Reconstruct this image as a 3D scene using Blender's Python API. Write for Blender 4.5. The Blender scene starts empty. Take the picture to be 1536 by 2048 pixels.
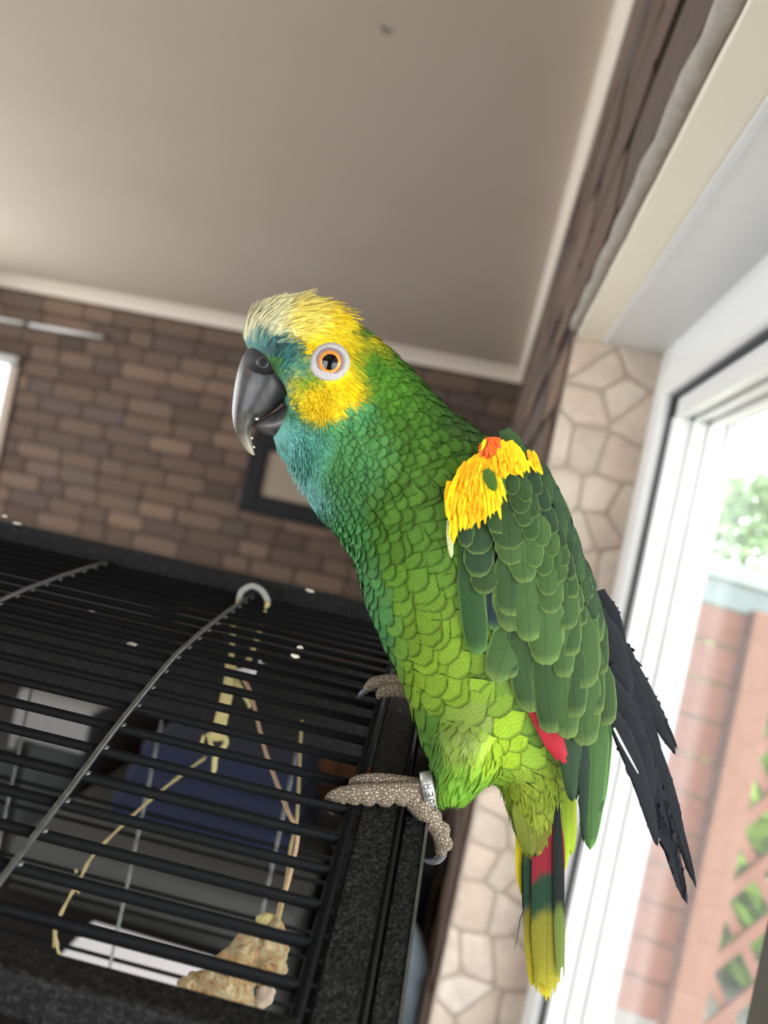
import bpy, bmesh, math, random
import numpy as np
from mathutils import Vector
from mathutils.bvhtree import BVHTree
random.seed(7); RNG = np.random.default_rng(7)
S = bpy.context.scene
C = S.collection

# ------------------------------------------------------------------ camera
H = 1.25                                   # camera height above the floor
FPX = 1538.0
ROLL, YAW = math.radians(12), math.radians(7.02)
Fv = np.array([-math.sin(YAW), math.cos(YAW), 0.0])
RW = np.array([math.cos(YAW), math.sin(YAW), 0.0]); UP = np.array([0, 0, 1.0])
Rv = math.cos(ROLL)*RW + math.sin(ROLL)*UP
Dv = math.sin(ROLL)*RW - math.cos(ROLL)*UP
CAM = np.array([0, 0, H])
cd = bpy.data.cameras.new('camera'); co = bpy.data.objects.new('camera', cd); C.objects.link(co)
cd.sensor_fit = 'VERTICAL'; cd.sensor_height = 36.0; cd.lens = FPX/2048*36.0
cd.clip_start = 0.01; cd.clip_end = 200
from mathutils import Matrix
Mx = Matrix(((Rv[0], -Dv[0], -Fv[0], 0), (Rv[1], -Dv[1], -Fv[1], 0), (Rv[2], -Dv[2], -Fv[2], H), (0, 0, 0, 1)))
co.matrix_world = Mx
cd.dof.use_dof = True; cd.dof.focus_distance = 0.352; cd.dof.aperture_fstop = 6.8
S.camera = co

# ------------------------------------------------------------------ view, world, light
S.view_settings.view_transform = 'Standard'; S.view_settings.look = 'None'
S.view_settings.gamma = 1.0; S.view_settings.use_curve_mapping = False
S.view_settings.exposure = 0.0
S.cycles.use_denoising = True
S.cycles.max_bounces = 10; S.cycles.diffuse_bounces = 6; S.cycles.transparent_max_bounces = 16
S.cycles.sample_clamp_indirect = 6.0
W = bpy.data.worlds.new('overcast_sky'); S.world = W; W.use_nodes = True
bg = W.node_tree.nodes['Background']
bg.inputs[0].default_value = (0.93, 0.97, 1.0, 1); bg.inputs[1].default_value = 7.2

def portal(name, loc, rot, sx, sy):
    l = bpy.data.lights.new(name, 'AREA'); l.shape = 'RECTANGLE'; l.size = sx; l.size_y = sy
    l.cycles.is_portal = True
    o = bpy.data.objects.new(name, l); C.objects.link(o); o.location = loc; o.rotation_euler = rot
    return o
# openings of the room (daylight comes from the sky through them)
RX0, RX1, RY0, RY1, CEIL = -5.0, 0.10, -2.6, 6.2, H+1.33
WZ0, WZ1, WY0, WY1 = 0.06, H+0.38, -1.6, 1.42        # recess of the right window
portal('window_right_offscreen', (0.37, -0.2, H-0.40), (0, math.radians(90), 0), 1.6, 2.9)
portal('window_front_offscreen', (-2.3, RY0-0.05, H-0.2), (math.radians(90), 0, 0), 3.4, 1.9)
portal('window_left_offscreen', (RX0-0.05, 2.8, H+.0), (0, math.radians(-90), 0), 2.3, 4.9)

# ------------------------------------------------------------------ helpers
def lin(c):
    return tuple(((x/255)/12.92 if x/255 <= 0.04045 else ((x/255+0.055)/1.055)**2.4) for x in c)
def ray(x, y): return Fv + (x-768)/FPX*Rv + (y-1024)/FPX*Dv
def P(x, y, depth): return CAM + ray(x, y)*depth           # depth along the camera axis
def atY(x, y, Y): v = ray(x, y); return CAM + v*(Y/v[1])
def atX(x, y, X): v = ray(x, y); return CAM + v*(X/v[0])
def atZ(x, y, Z): v = ray(x, y); return CAM + v*((Z-H)/v[2])

def tag(o, label=None, cat=None, group=None, kind=None):
    if label: o['label'] = label
    if cat: o['category'] = cat
    if group: o['group'] = group
    if kind: o['kind'] = kind
    return o
def empty(name, loc, label=None, cat=None, group=None, kind=None):
    o = bpy.data.objects.new(name, None); C.objects.link(o); o.location = loc; o.empty_display_size = 0.05
    return tag(o, label, cat, group, kind)
def link(name, me, parent=None, mat=None):
    o = bpy.data.objects.new(name, me); C.objects.link(o)
    if mat is not None and not me.materials: me.materials.append(mat)
    if parent is not None:
        o.parent = parent
        o.matrix_parent_inverse = parent_inv(parent)
    return o
def parent_inv(p):
    m = Matrix.Translation(p.location)
    if p.parent is not None: return (p.parent_type and (parent_world(p))).inverted()
    return (Matrix.Translation(p.location) @ p.rotation_euler.to_matrix().to_4x4()).inverted()
def parent_world(p):
    m = Matrix.Translation(p.location) @ p.rotation_euler.to_matrix().to_4x4()
    if p.parent is not None: return parent_world(p.parent) @ p.matrix_parent_inverse @ m
    return m
def mk(name, verts, faces, mat, parent=None, smooth=True, col=None, fuv=None):
    me = bpy.data.meshes.new(name)
    me.from_pydata([tuple(map(float, v)) for v in verts], [], [tuple(map(int, q)) for q in faces])
    if smooth: me.polygons.foreach_set('use_smooth', [True]*len(me.polygons))
    if col is not None:
        a = me.color_attributes.new('Col', 'FLOAT_COLOR', 'POINT')
        c4 = np.ones((len(verts), 4), np.float32); c4[:, :3] = col
        a.data.foreach_set('color', c4.ravel())
    if fuv is not None:
        a = me.attributes.new('fuv', 'FLOAT2', 'POINT')
        a.data.foreach_set('vector', np.asarray(fuv, np.float32).ravel())
    me.update()
    return link(name, me, parent, mat)
def bm_obj(name, bm, mat, parent=None, smooth=False):
    me = bpy.data.meshes.new(name); bm.normal_update(); bm.to_mesh(me); bm.free()
    if smooth: me.polygons.foreach_set('use_smooth', [True]*len(me.polygons))
    return link(name, me, parent, mat)
def box_bm(x0, x1, y0, y1, z0, z1, bev=0.0, seg=2):
    bm = bmesh.new(); bmesh.ops.create_cube(bm, size=1)
    for v in bm.verts:
        v.co = Vector((x0+(v.co.x+.5)*(x1-x0), y0+(v.co.y+.5)*(y1-y0), z0+(v.co.z+.5)*(z1-z0)))
    if bev > 0: bmesh.ops.bevel(bm, geom=bm.edges[:], offset=bev, segments=seg, profile=0.5, affect='EDGES')
    return bm
def box(name, x0, x1, y0, y1, z0, z1, mat, parent=None, bev=0.0, seg=2):
    return bm_obj(name, box_bm(x0, x1, y0, y1, z0, z1, bev, seg), mat, parent, smooth=False)
def tube(name, pts, rad, mat, parent=None, n=10, cap=True, smooth=True):
    pts = [np.array(p, float) for p in pts]; m = len(pts)
    rad = [rad]*m if np.isscalar(rad) else list(rad)
    V, Q = [], []
    prev = None
    for i in range(m):
        t = pts[min(i+1, m-1)]-pts[max(i-1, 0)]; t = t/(np.linalg.norm(t)+1e-12)
        if prev is None:
            a = np.array([0, 0, 1.0]) if abs(t[2]) < .9 else np.array([1.0, 0, 0])
        else: a = prev
        b = a-t*np.dot(a, t); b = b/np.linalg.norm(b); c = np.cross(t, b); prev = b
        for j in range(n):
            an = 2*math.pi*j/n
            V.append(pts[i]+rad[i]*(math.cos(an)*b+math.sin(an)*c))
    for i in range(m-1):
        for j in range(n):
            k = (j+1) % n
            Q.append((i*n+j, i*n+k, (i+1)*n+k, (i+1)*n+j))
    if cap:
        Q.append(tuple(range(n-1, -1, -1))); Q.append(tuple((m-1)*n+j for j in range(n)))
    return mk(name, V, Q, mat, parent, smooth)
def cr(pts, n):                                   # Catmull-Rom resample of an array (k,d)
    p = np.asarray(pts, float); k = len(p)
    t = np.linspace(0, k-1, n); i = np.clip(t.astype(int), 0, k-2); f = (t-i)[:, None]
    p0 = p[np.clip(i-1, 0, k-1)]; p1 = p[i]; p2 = p[i+1]; p3 = p[np.clip(i+2, 0, k-1)]
    return .5*((2*p1)+(-p0+p2)*f+(2*p0-5*p1+4*p2-p3)*f**2+(-p0+3*p1-3*p2+p3)*f**3)

# ------------------------------------------------------------------ materials
class NT:
    def __init__(s, name):
        s.m = bpy.data.materials.new(name); s.m.use_nodes = True; s.t = s.m.node_tree
        s.b = s.t.nodes['Principled BSDF']; s.out = s.t.nodes['Material Output']
    def n(s, typ, **kw):
        nd = s.t.nodes.new(typ)
        for k, v in kw.items(): setattr(nd, k, v)
        return nd
    def l(s, a, b): s.t.links.new(a, b)
    def set(s, **kw):
        for k, v in kw.items(): s.b.inputs[k.replace('_', ' ')].default_value = v
    def math(s, op, a, b=None, clamp=False):
        nd = s.n('ShaderNodeMath', operation=op); nd.use_clamp = clamp
        for i, x in enumerate((a, b)):
            if x is None: continue
            if isinstance(x, (int, float)): nd.inputs[i].default_value = x
            else: s.l(x, nd.inputs[i])
        return nd.outputs[0]
    def mix(s, fac, a, b, blend='MIX'):
        nd = s.n('ShaderNodeMix', data_type='RGBA', blend_type=blend)
        for i, x in ((0, fac), (6, a), (7, b)):
            if isinstance(x, (int, float)): nd.inputs[i].default_value = x
            elif isinstance(x, tuple): nd.inputs[i].default_value = (*x, 1)
            else: s.l(x, nd.inputs[i])
        return nd.outputs[2]
    def noise(s, scale, detail=4, vec=None, rough=.55, dist=0.0):
        nd = s.n('ShaderNodeTexNoise'); nd.inputs['Scale'].default_value = scale
        nd.inputs['Detail'].default_value = detail; nd.inputs['Roughness'].default_value = rough
        nd.inputs['Distortion'].default_value = dist
        if vec is not None: s.l(vec, nd.inputs['Vector'])
        return nd.outputs['Fac']
    def ramp(s, fac, stops):
        nd = s.n('ShaderNodeValToRGB'); e = nd.color_ramp.elements
        while len(e) < len(stops): e.new(.5)
        for k, (p, c) in enumerate(stops): e[k].position = p; e[k].color = (*c, 1) if isinstance(c, tuple) else (c, c, c, 1)
        s.l(fac, nd.inputs[0]); return nd.outputs[0]
    def coord(s, which='Object', scale=None):
        tc = s.n('ShaderNodeTexCoord').outputs[which]
        if scale is None: return tc
        mp = s.n('ShaderNodeMapping'); mp.inputs['Scale'].default_value = scale; s.l(tc, mp.inputs[0]); return mp.outputs[0]
    def geo(s, scale=None):
        tc = s.n('ShaderNodeNewGeometry').outputs['Position']
        if scale is None: return tc
        mp = s.n('ShaderNodeMapping'); mp.inputs['Scale'].default_value = scale; s.l(tc, mp.inputs[0]); return mp.outputs[0]
    def bump(s, h, strength, dist):
        nd = s.n('ShaderNodeBump'); nd.inputs['Strength'].default_value = strength; nd.inputs['Distance'].default_value = dist
        s.l(h, nd.inputs['Height']); s.l(nd.outputs[0], s.b.inputs['Normal'])
    def base(s, x):
        if isinstance(x, tuple): s.b.inputs['Base Color'].default_value = (*x, 1)
        else: s.l(x, s.b.inputs['Base Color'])
        return s

def plain(name, rgb, rough=.6, metal=0.0, var=.12, scale=30, bump=0.0, bd=.001, spec=.5, vec_scale=None):
    t = NT(name); c = lin(rgb)
    f = t.noise(scale, 5, t.geo(vec_scale))
    t.base(t.mix(f, tuple(x*(1-var) for x in c), tuple(min(1, x*(1+var)) for x in c)))
    t.set(Roughness=rough, Metallic=metal); t.b.inputs['Specular IOR Level'].default_value = spec
    if bump: t.bump(t.noise(scale*3, 4, t.geo(vec_scale)), bump, bd)
    return t.m

def brick_mat(name, cols, rough=.85):
    t = NT(name); oi = t.n('ShaderNodeObjectInfo')
    base = t.ramp(oi.outputs['Random'], [(i/(len(cols)-1), lin(c)) for i, c in enumerate(cols)])
    n1 = t.noise(9, 6, t.geo((1, 1, 2.6)), .65, .4); n2 = t.noise(40, 4, t.geo())
    k = t.math('MULTIPLY_ADD', n1, 1.3); t.t.nodes[-1].inputs[2].default_value = .28
    col = t.mix(1.0, base, t.ramp(k, [(0.25, .45), (.75, 1.0)]), 'MULTIPLY')
    t.base(t.mix(t.math('MULTIPLY', n2, .10), col, lin((150, 135, 122)))); t.set(Roughness=rough)
    t.bump(n1, .5, .01)
    return t.m

M = {}
def ceiling_mat():
    t = NT('cream_ceiling_paint')
    n = t.noise(1.2, 3, t.geo()); fine = t.noise(220, 2, t.geo())
    col = t.mix(n, lin((204, 187, 168)), lin((216, 201, 184)))
    # a small dusty cobweb stain on the paint
    pos = t.n('ShaderNodeVectorMath', operation='DISTANCE'); t.l(t.geo(), pos.inputs[0])
    st = atZ(775, 60, CEIL); pos.inputs[1].default_value = tuple(st)
    w = t.noise(45, 5, t.geo()); d = t.math('MULTIPLY_ADD', w, .10); t.t.nodes[-1].inputs[2].default_value = -.045
    d = t.math('ADD', pos.outputs['Value'], d)
    f = t.ramp(d, [(0.012, .55), (.028, 0.0)])
    t.base(t.mix(f, col, lin((90, 74, 62)))); t.set(Roughness=.9); t.bump(fine, .08, .002); return t.m
M['ceiling'] = ceiling_mat()
M['coving'] = plain('coving_paint', (222, 208, 192), .8, var=.04)
M['mortar'] = plain('mortar', (72, 57, 48), .95, var=.2, scale=14, bump=.3, bd=.004)
M['brick'] = brick_mat('weathered_brick', [(64, 50, 43), (100, 78, 64), (82, 65, 57), (120, 96, 78), (84, 70, 64), (78, 59, 49), (108, 87, 72)])
def stone_mat():
    t = NT('pale_stone'); oi = t.n('ShaderNodeObjectInfo')
    base = t.ramp(oi.outputs['Random'], [(0, lin((196, 180, 164))), (.35, lin((214, 200, 184))), (.7, lin((204, 184, 168))), (1, lin((222, 210, 198)))])
    n = t.noise(28, 6, t.geo(), .6, .3)
    t.base(t.mix(t.ramp(n, [(.35, .42), (.6, 0.0)]), base, lin((166, 148, 132)))); t.set(Roughness=.85); t.bump(n, .5, .004); return t.m
M['stone'] = stone_mat()
M['stone_joint'] = plain('stone_joint', (172, 156, 142), .95, var=.2, scale=50)
M['white'] = plain('white_plastic', (226, 226, 224), .35, var=.03)
M['cream_panel'] = plain('cream_panel', (238, 230, 210), .45, var=.05, scale=6)
M['gasket'] = plain('rubber_gasket', (44, 50, 56), .6)
M['bead'] = plain('rough_plaster_bead', (164, 156, 146), .8, var=.3, scale=60, bump=.6, bd=.003)
M['taupe'] = plain('dark_taupe_post', (84, 80, 70), .55, var=.08)
M['render'] = plain('grey_render', (172, 172, 170), .8, var=.08, scale=20)
M['floor'] = plain('dark_floor_boards', (70, 58, 50), .5, var=.35, scale=4, vec_scale=(1, 8, 1))
M['wallpaint'] = plain('warm_wall_paint', (176, 160, 146), .9, var=.04)
M['black'] = plain('satin_black', (9, 9, 11), .5, spec=.2)
def hammered():
    t = NT('hammered_black_paint')
    n = t.noise(640, 3, t.geo(), .6, 1.2); 
    t.base(t.mix(t.ramp(n, [(.5, 0.0), (.64, 1.0)]), lin((4, 4, 5)), lin((44, 43, 42)))); t.set(Roughness=.45); t.b.inputs['Specular IOR Level'].default_value = .2  # grey highlights on the raised spots are painted into the base colour
    t.bump(n, .9, .0009); return t.m
M['hammer'] = hammered()
M['barblack'] = plain('black_bar_paint', (5, 5, 6), .6, var=.3, scale=300, bump=.35, bd=.0005, spec=.10)
M['wire'] = plain('worn_wire', (92, 92, 90), .25, metal=.6, var=.5, scale=220, bump=.4, bd=.0004)
M['copper'] = plain('copper_edge', (196, 132, 84), .35, metal=.6)
def glass():
    t = NT('window_glass'); t.t.nodes.remove(t.b)
    tr = t.n('ShaderNodeBsdfTransparent'); gl = t.n('ShaderNodeBsdfGlossy'); gl.inputs['Roughness'].default_value = .02
    df = t.n('ShaderNodeBsdfTranslucent'); df.inputs[0].default_value = (.9, .92, .95, 1)
    lw = t.n('ShaderNodeLayerWeight'); lw.inputs[0].default_value = .5
    fr = t.math('MULTIPLY_ADD', t.math('POWER', lw.outputs['Facing'], 5.0), .55); t.t.nodes[-1].inputs[2].default_value = .02
    m1 = t.n('ShaderNodeMixShader'); m1.inputs[0].default_value = .022; t.l(tr.outputs[0], m1.inputs[1]); t.l(df.outputs[0], m1.inputs[2])
    m2 = t.n('ShaderNodeMixShader'); t.l(fr, m2.inputs[0]); t.l(m1.outputs[0], m2.inputs[1]); t.l(gl.outputs[0], m2.inputs[2])
    t.l(m2.outputs[0], t.out.inputs[0]); return t.m
M['glass'] = glass()
def wood(name, a, b, sc=(1, 14, 14), rough=.75):
    t = NT(name); oi = t.n('ShaderNodeObjectInfo')
    ad = t.n('ShaderNodeVectorMath', operation='ADD'); t.l(t.geo(sc), ad.inputs[0])
    mu = t.n('ShaderNodeVectorMath', operation='SCALE'); t.l(oi.outputs['Random'], mu.inputs['Scale']); mu.inputs[0].default_value = (9, 5, 7); t.l(mu.outputs[0], ad.inputs[1])
    n = t.noise(3.0, 6, ad.outputs[0], .6, 1.2)
    t.base(t.mix(n, lin(a), lin(b))); t.set(Roughness=rough); t.bump(n, .3, .003); return t.m
M['fence'] = wood('red_fence_board', (104, 48, 28), (128, 78, 52))
M['fencepost'] = wood('fence_post_wood', (116, 72, 52), (132, 92, 72), (14, 14, 1))
M['oak'] = wood('brown_wood', (96, 62, 40), (136, 92, 62))
M['grass'] = plain('lawn', (90, 120, 50), .9, var=.4, scale=12)
M['leaf'] = plain('leaf_green', (128, 164, 48), .6, var=.4, scale=8)
M['leaf2'] = plain('leaf_pale_green', (120, 150, 100), .7, var=.3, scale=6)

# ------------------------------------------------------------------ room shell
T = 0.12
def struct(o): o['kind'] = 'structure'; return o
struct(box('floor', RX0-T, RX1+.3, RY0-T, RY1+T, -.1, 0, M['floor']))
struct(box('ceiling', RX0-T, RX1+.3, RY0-T, RY1+T, CEIL, CEIL+.1, M['ceiling']))
wall_back = struct(box('wall_back', RX0-T, RX1+.3, RY1, RY1+T, 0, CEIL, M['mortar']))
def wall_holes(name, mat, segs):
    bm = bmesh.new()
    for s in segs:
        b2 = box_bm(*s); me = bpy.data.meshes.new('t'); b2.to_mesh(me); b2.free(); bm.from_mesh(me); bpy.data.meshes.remove(me)
    return struct(bm_obj(name, bm, mat))
wall_left = wall_holes('wall_left', M['wallpaint'], [
    (RX0-T, RX0, RY0, .4, 0, CEIL), (RX0-T, RX0, 5.2, RY1, 0, CEIL),
    (RX0-T, RX0, .4, 5.2, 0, .1), (RX0-T, RX0, .4, 5.2, CEIL-.2, CEIL)])
wall_front = wall_holes('wall_front', M['wallpaint'], [
    (RX0, -4.0, RY0-T, RY0, 0, CEIL), (-.6, RX1+.3, RY0-T, RY0, 0, CEIL), (-4.0, -.6, RY0-T, RY0, H+.75, CEIL), (-4.0, -.6, RY0-T, RY0, 0, .1)])
WT = .352
wall_right = wall_holes('wall_right', M['mortar'], [
    (RX1, WT, WY1, RY1, 0, CEIL), (RX1, WT, RY0, WY0, 0, CEIL),
    (RX1, WT, WY0, WY1, WZ1+.03, CEIL), (RX1, WT, WY0, WY1, 0, WZ0)])
# bricks: one thin weathered face per brick, proud of the mortar
def brick_mesh(seed):
    r = random.Random(seed); bm = box_bm(-.5, .5, -.5, .5, -.5, .5)
    for v in bm.verts: v.co += Vector((r.uniform(-.02, .02), 0, r.uniform(-.05, .05)))
    bmesh.ops.bevel(bm, geom=[e for e in bm.edges if (e.verts[0].co.y < 0 or e.verts[1].co.y < 0)], offset=.12, segments=1, affect='EDGES')
    me = bpy.data.meshes.new('brick'); bm.to_mesh(me); bm.free(); return me
BR = [brick_mesh(i) for i in range(6)]
for m in BR: m.materials.append(M['brick'])
def lay(wall, place, u0, u1, z0, z1, ch, meshes, lo, hi, r):
    z = z0
    while z+ch <= z1+.02:
        u = u0 - r.uniform(0, hi*.8)
        while u < u1:
            L = r.uniform(lo, hi); a, b = max(u, u0), min(u+L, u1)
            if b-a > .05:
                o = bpy.data.objects.new('brick', r.choice(meshes)); C.objects.link(o); o.parent = wall
                place(o, (a+b)/2, z+ch/2, b-a-.018, ch-.02, r.uniform(.012, .03))
            u += L
        z += ch
r1 = random.Random(3)
def pb(o, u, z, L, h, d): o.location = (u, RY1, z); o.scale = (L, d, h)
lay(wall_back, pb, -4.95, RX1, H-.74-3*.1396, H+1.235, .1396, BR, .22, .46, r1)
def pr(o, u, z, L, h, d): o.location = (RX1, u, z); o.rotation_euler = (0, 0, math.radians(-90)); o.scale = (L, d, h)
lay(wall_right, pr, .3, RY1-.02, WZ1+.045, H+1.23, .1396, BR, .25, .6, r1)
lay(wall_right, pr, WY1+.01, RY1-.02, H-1.0, WZ1+.04, .1396, BR, .3, .6, r1)
# coving
def prism(name, prof, a, b, axis, mat, parent=None):
    n = len(prof); V = []
    for e in (a, b):
        for p, z in prof: V.append((p, e, z) if axis == 'y' else (e, p, z))
    F = [(i, (i+1) % n, n+(i+1) % n, n+i) for i in range(n)]+[tuple(range(n)), tuple(range(2*n-1, n-1, -1))]
    return mk(name, V, F, mat, parent, smooth=False)
cv = [(0, 0), (0, -.10), (.012, -.10), (.012, -.085), (.03, -.055), (.06, -.028), (.085, -.014), (.10, -.014), (.10, 0)]
struct(prism('trim_1', [(RY1-p, CEIL+z) for p, z in cv], RX0, RX1, 'x', M['coving']))
struct(prism('trim_2', [(RX1-p*.45, CEIL+z) for p, z in cv], RY0, RY1, 'y', M['coving']))
struct(tube('trim_3', [(RX1-.003, y, WZ1+.022+.0015*math.sin(y*31)) for y in np.linspace(WY0, WY1, 60)], [.011+.0015*math.sin(i*2.3) for i in range(60)], M['bead'], n=10))

# jamb stones: rounded cells of a jittered Voronoi layout on the face that looks into the room
def voronoi_cells(x0, x1, z0, z1, pts):
    cells = []
    for i, p in enumerate(pts):
        poly = [(x0, z0), (x1, z0), (x1, z1), (x0, z1)]
        for j, q in enumerate(pts):
            if i == j: continue
            mx, mz = (p[0]+q[0])/2, (p[1]+q[1])/2; nx, nz = q[0]-p[0], q[1]-p[1]
            out = []
            for k in range(len(poly)):
                a, b = poly[k], poly[(k+1) % len(poly)]
                da = (a[0]-mx)*nx+(a[1]-mz)*nz; db = (b[0]-mx)*nx+(b[1]-mz)*nz
                if da <= 0: out.append(a)
                if da*db < 0: s = da/(da-db); out.append((a[0]+s*(b[0]-a[0]), a[1]+s*(b[1]-a[1])))
            poly = out
            if len(poly) < 3: break
        if len(poly) >= 3: cells.append((p, poly))
    return cells
def stone_wall(parent, x0, x1, z0, z1, sx, sz, yface, r):
    pts = []; nz = int((z1-z0)/sz); nx = max(1, round((x1-x0)/sx))
    for j in range(nz):
        for i in range(nx):
            pts.append((x0+(i+.5+(.25 if j % 2 else -.25)+r.uniform(-.3, .3))*(x1-x0)/nx, z0+(j+.5+r.uniform(-.33, .33))*sz))
    for p, poly in voronoi_cells(x0, x1, z0, z1, pts):
        poly = [np.array(q) for q in poly]; c = sum(poly)/len(poly)
        d = max(np.linalg.norm(q-c) for q in poly)
        poly = [c+(q-c)*max(.3, 1-.0026/max(.012, np.linalg.norm(q-c))*1.3) for q in poly]
        for _ in range(2):
            np_ = []
            for k in range(len(poly)):
                a, b = poly[k], poly[(k+1) % len(poly)]; np_ += [a*.86+b*.14, a*.14+b*.86]
            poly = np_
        n = len(poly); V = []; dep = r.uniform(.004, .008)
        for k, (s, y) in enumerate(((1, 0), (.99, -dep*.3), (.8, -dep*.6))):
            for q in poly: w = c+(q-c)*s; V.append((w[0], yface+y, w[1]))
        F = [(a*n+k, a*n+(k+1) % n, (a+1)*n+(k+1) % n, (a+1)*n+k) for a in range(2) for k in range(n)]+[tuple(2*n+k for k in range(n))]
        mk('stone', V, F, M['stone'], parent, smooth=True)
rs = random.Random(11)
jamb = struct(box('wall_jamb', RX1-.0005, .30, WY1-.006, WY1, 0, WZ1+.005, M['stone_joint']))
stone_wall(jamb, RX1, .262, .15, WZ1+.002, .056, .078, WY1-.006, rs)

# ------------------------------------------------------------------ window in the right wall
w1 = empty('window_1', (.28, 0, WZ0), kind='structure')
box('soffit_panel', RX1+.004, RX1+.052, WY0, WY1-.006, WZ1, WZ1+.014, M['cream_panel'], w1)
box('soffit_panel', RX1+.056, .262, WY0, WY1-.006, WZ1-.002, WZ1+.014, M['white'], w1)
box('soffit_bead', RX1+.050, RX1+.058, WY0, WY1-.006, WZ1-.004, WZ1+.004, M['white'], w1, .001)
yF = WY1-.006
box('sub_frame', .256, .30, WY0, yF, WZ1-.055, WZ1+.014, M['white'], w1)
box('sub_frame', .256, .30, yF-.055, yF, WZ0, WZ1-.055, M['white'], w1)
box('frame_head', .25, .295, WY0, yF-.119, WZ1-.100, WZ1-.050, M['white'], w1, .006, 3)
box('frame_stile', .25, .295, yF-.125, yF-.045, WZ0, WZ1-.050, M['white'], w1, .006, 3)
box('gasket', .262, .30, WY0, yF-.125, WZ1-.106, WZ1-.100, M['gasket'], w1)
box('gasket', .262, .30, yF-.132, yF-.125, WZ0, WZ1-.106, M['gasket'], w1)
yS = yF-.132
for k, (xa, xb, dy) in enumerate(((.268, .282, .008), (.282, .297, .0), (.297, .304, .010), (.304, .322, .002), (.322, .330, .012), (.330, .346, .004))):
    box('sash_stile', xa, xb, yS-.016-dy, yS+.03, WZ0, WZ1-.106, M['white'], w1, .002)
    box('sash_head', xa, xb, WY0, yS, WZ1-.132-dy*.8, WZ1-.106, M['white'], w1, .002)
box('outer_reveal', .35, WT+.013, yS-.02, yF+.02, WZ0-.05, WZ1+.1, M['render'], w1)
box('outer_reveal', .35, WT+.013, WY0, yS-.02, WZ1-.128, WZ1+.1, M['render'], w1)
box('glass_pane', .333, .337, WY0+.1, yS-.01, WZ0, WZ1-.12, M['glass'], w1)
tag(box('mullion', .264, .335, .41, .60, WZ0, WZ1-.10, M['taupe'], w1, .004), 'dark taupe mullion')
box('window_sill', RX1-.03, .30, WY0, yF, WZ0-.03, WZ0, M['white'], w1, .005)

# other windows of the room: simple white casements
def casement(name, a, b, z0, z1, fixed, axis):
    e = empty(name, ((a+b)/2, fixed, z0) if axis == 'x' else (fixed, (a+b)/2, z0), kind='structure')
    def bb(n, u0, u1, q0, q1, mat, t0=-.03, t1=.03):
        if axis == 'x': box(n, u0, u1, fixed+t0, fixed+t1, q0, q1, mat, e)
        else: box(n, fixed+t0, fixed+t1, u0, u1, q0, q1, mat, e)
    bb('frame_rail', a, b, z0, z0+.06, M['white']); bb('frame_rail', a, b, z1-.06, z1, M['white'])
    n = max(1, round((b-a)/1.2))
    for k in range(n+1):
        u = a+(b-a)*k/n; bb('frame_stile', max(a, u-.035), min(b, u+.035), z0+.06, z1-.06, M['white'])
    return e
casement('window_3', .4, 5.2, .1, CEIL-.2, RX0-.06, 'y')
casement('window_4', -4.0, -.6, .1, H+.75, RY0-.06, 'x')
# bright window with a roller blind on the brick wall
w2 = empty('window_2', (-4.6, RY1-.02, H-.5), kind='structure')
tb = NT('lit_blind_cloth'); tb.base(lin((240, 240, 236))); tb.set(Roughness=.9)
tb.b.inputs['Emission Color'].default_value = (.95, .98, 1, 1); tb.b.inputs['Emission Strength'].default_value = 1.6
box('blind_cloth', -4.92, -4.20, RY1-.05, RY1-.045, H-.75, H+.60, tb.m, w2)
tube('blind_roller', [(-4.95, RY1-.06, H+.61), (-4.12, RY1-.06, H+.61)], .045, M['white'], w2, n=14)
box('window_frame', -4.20, -4.12, RY1-.05, RY1, H-.75, H+.60, M['wallpaint'], w2)
box('window_frame', -4.98, -4.92, RY1-.05, RY1, H-.75, H+.60, M['wallpaint'], w2)

rail = empty('curtain_rail', (-3.9, RY1-.07, H+.93), 'thin pale metal curtain rail fixed high on the brick wall above the blind', 'curtain rail')
tube('rod', [(-4.7, RY1-.07, H+.935), (-4.13, RY1-.07, H+.938)], .016, M['white'], rail)
tube('rod', [(-4.08, RY1-.07, H+.938), (-3.40, RY1-.07, H+.95)], .016, M['white'], rail)
box('bracket', -4.13, -4.08, RY1-.085, RY1-.01, H+.92, H+.955, M['gasket'], rail)

pf = empty('picture_frame', (-1.4, RY1-.03, H-.22), 'thick black picture frame with a plain beige picture on the brick wall', 'picture frame')
fx0, fx1, fz0, fz1, fw = -1.95, -1.02, H-.23, H+.45, .155
box('frame_side', fx0, fx0+fw, RY1-.075, RY1-.028, fz0, fz1, M['black'], pf, .012)
box('frame_side', fx1-fw, fx1, RY1-.075, RY1-.028, fz0, fz1, M['black'], pf, .012)
box('frame_side', fx0+fw, fx1-fw, RY1-.075, RY1-.028, fz0, fz0+fw, M['black'], pf, .012)
box('frame_side', fx0+fw, fx1-fw, RY1-.075, RY1-.028, fz1-fw, fz1, M['black'], pf, .012)
box('picture', fx0+fw-.01, fx1-fw+.01, RY1-.045, RY1-.03, fz0+fw-.01, fz1-fw+.01, plain('beige_print', (150, 134, 116), .7, var=.15, scale=3), pf)

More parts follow.
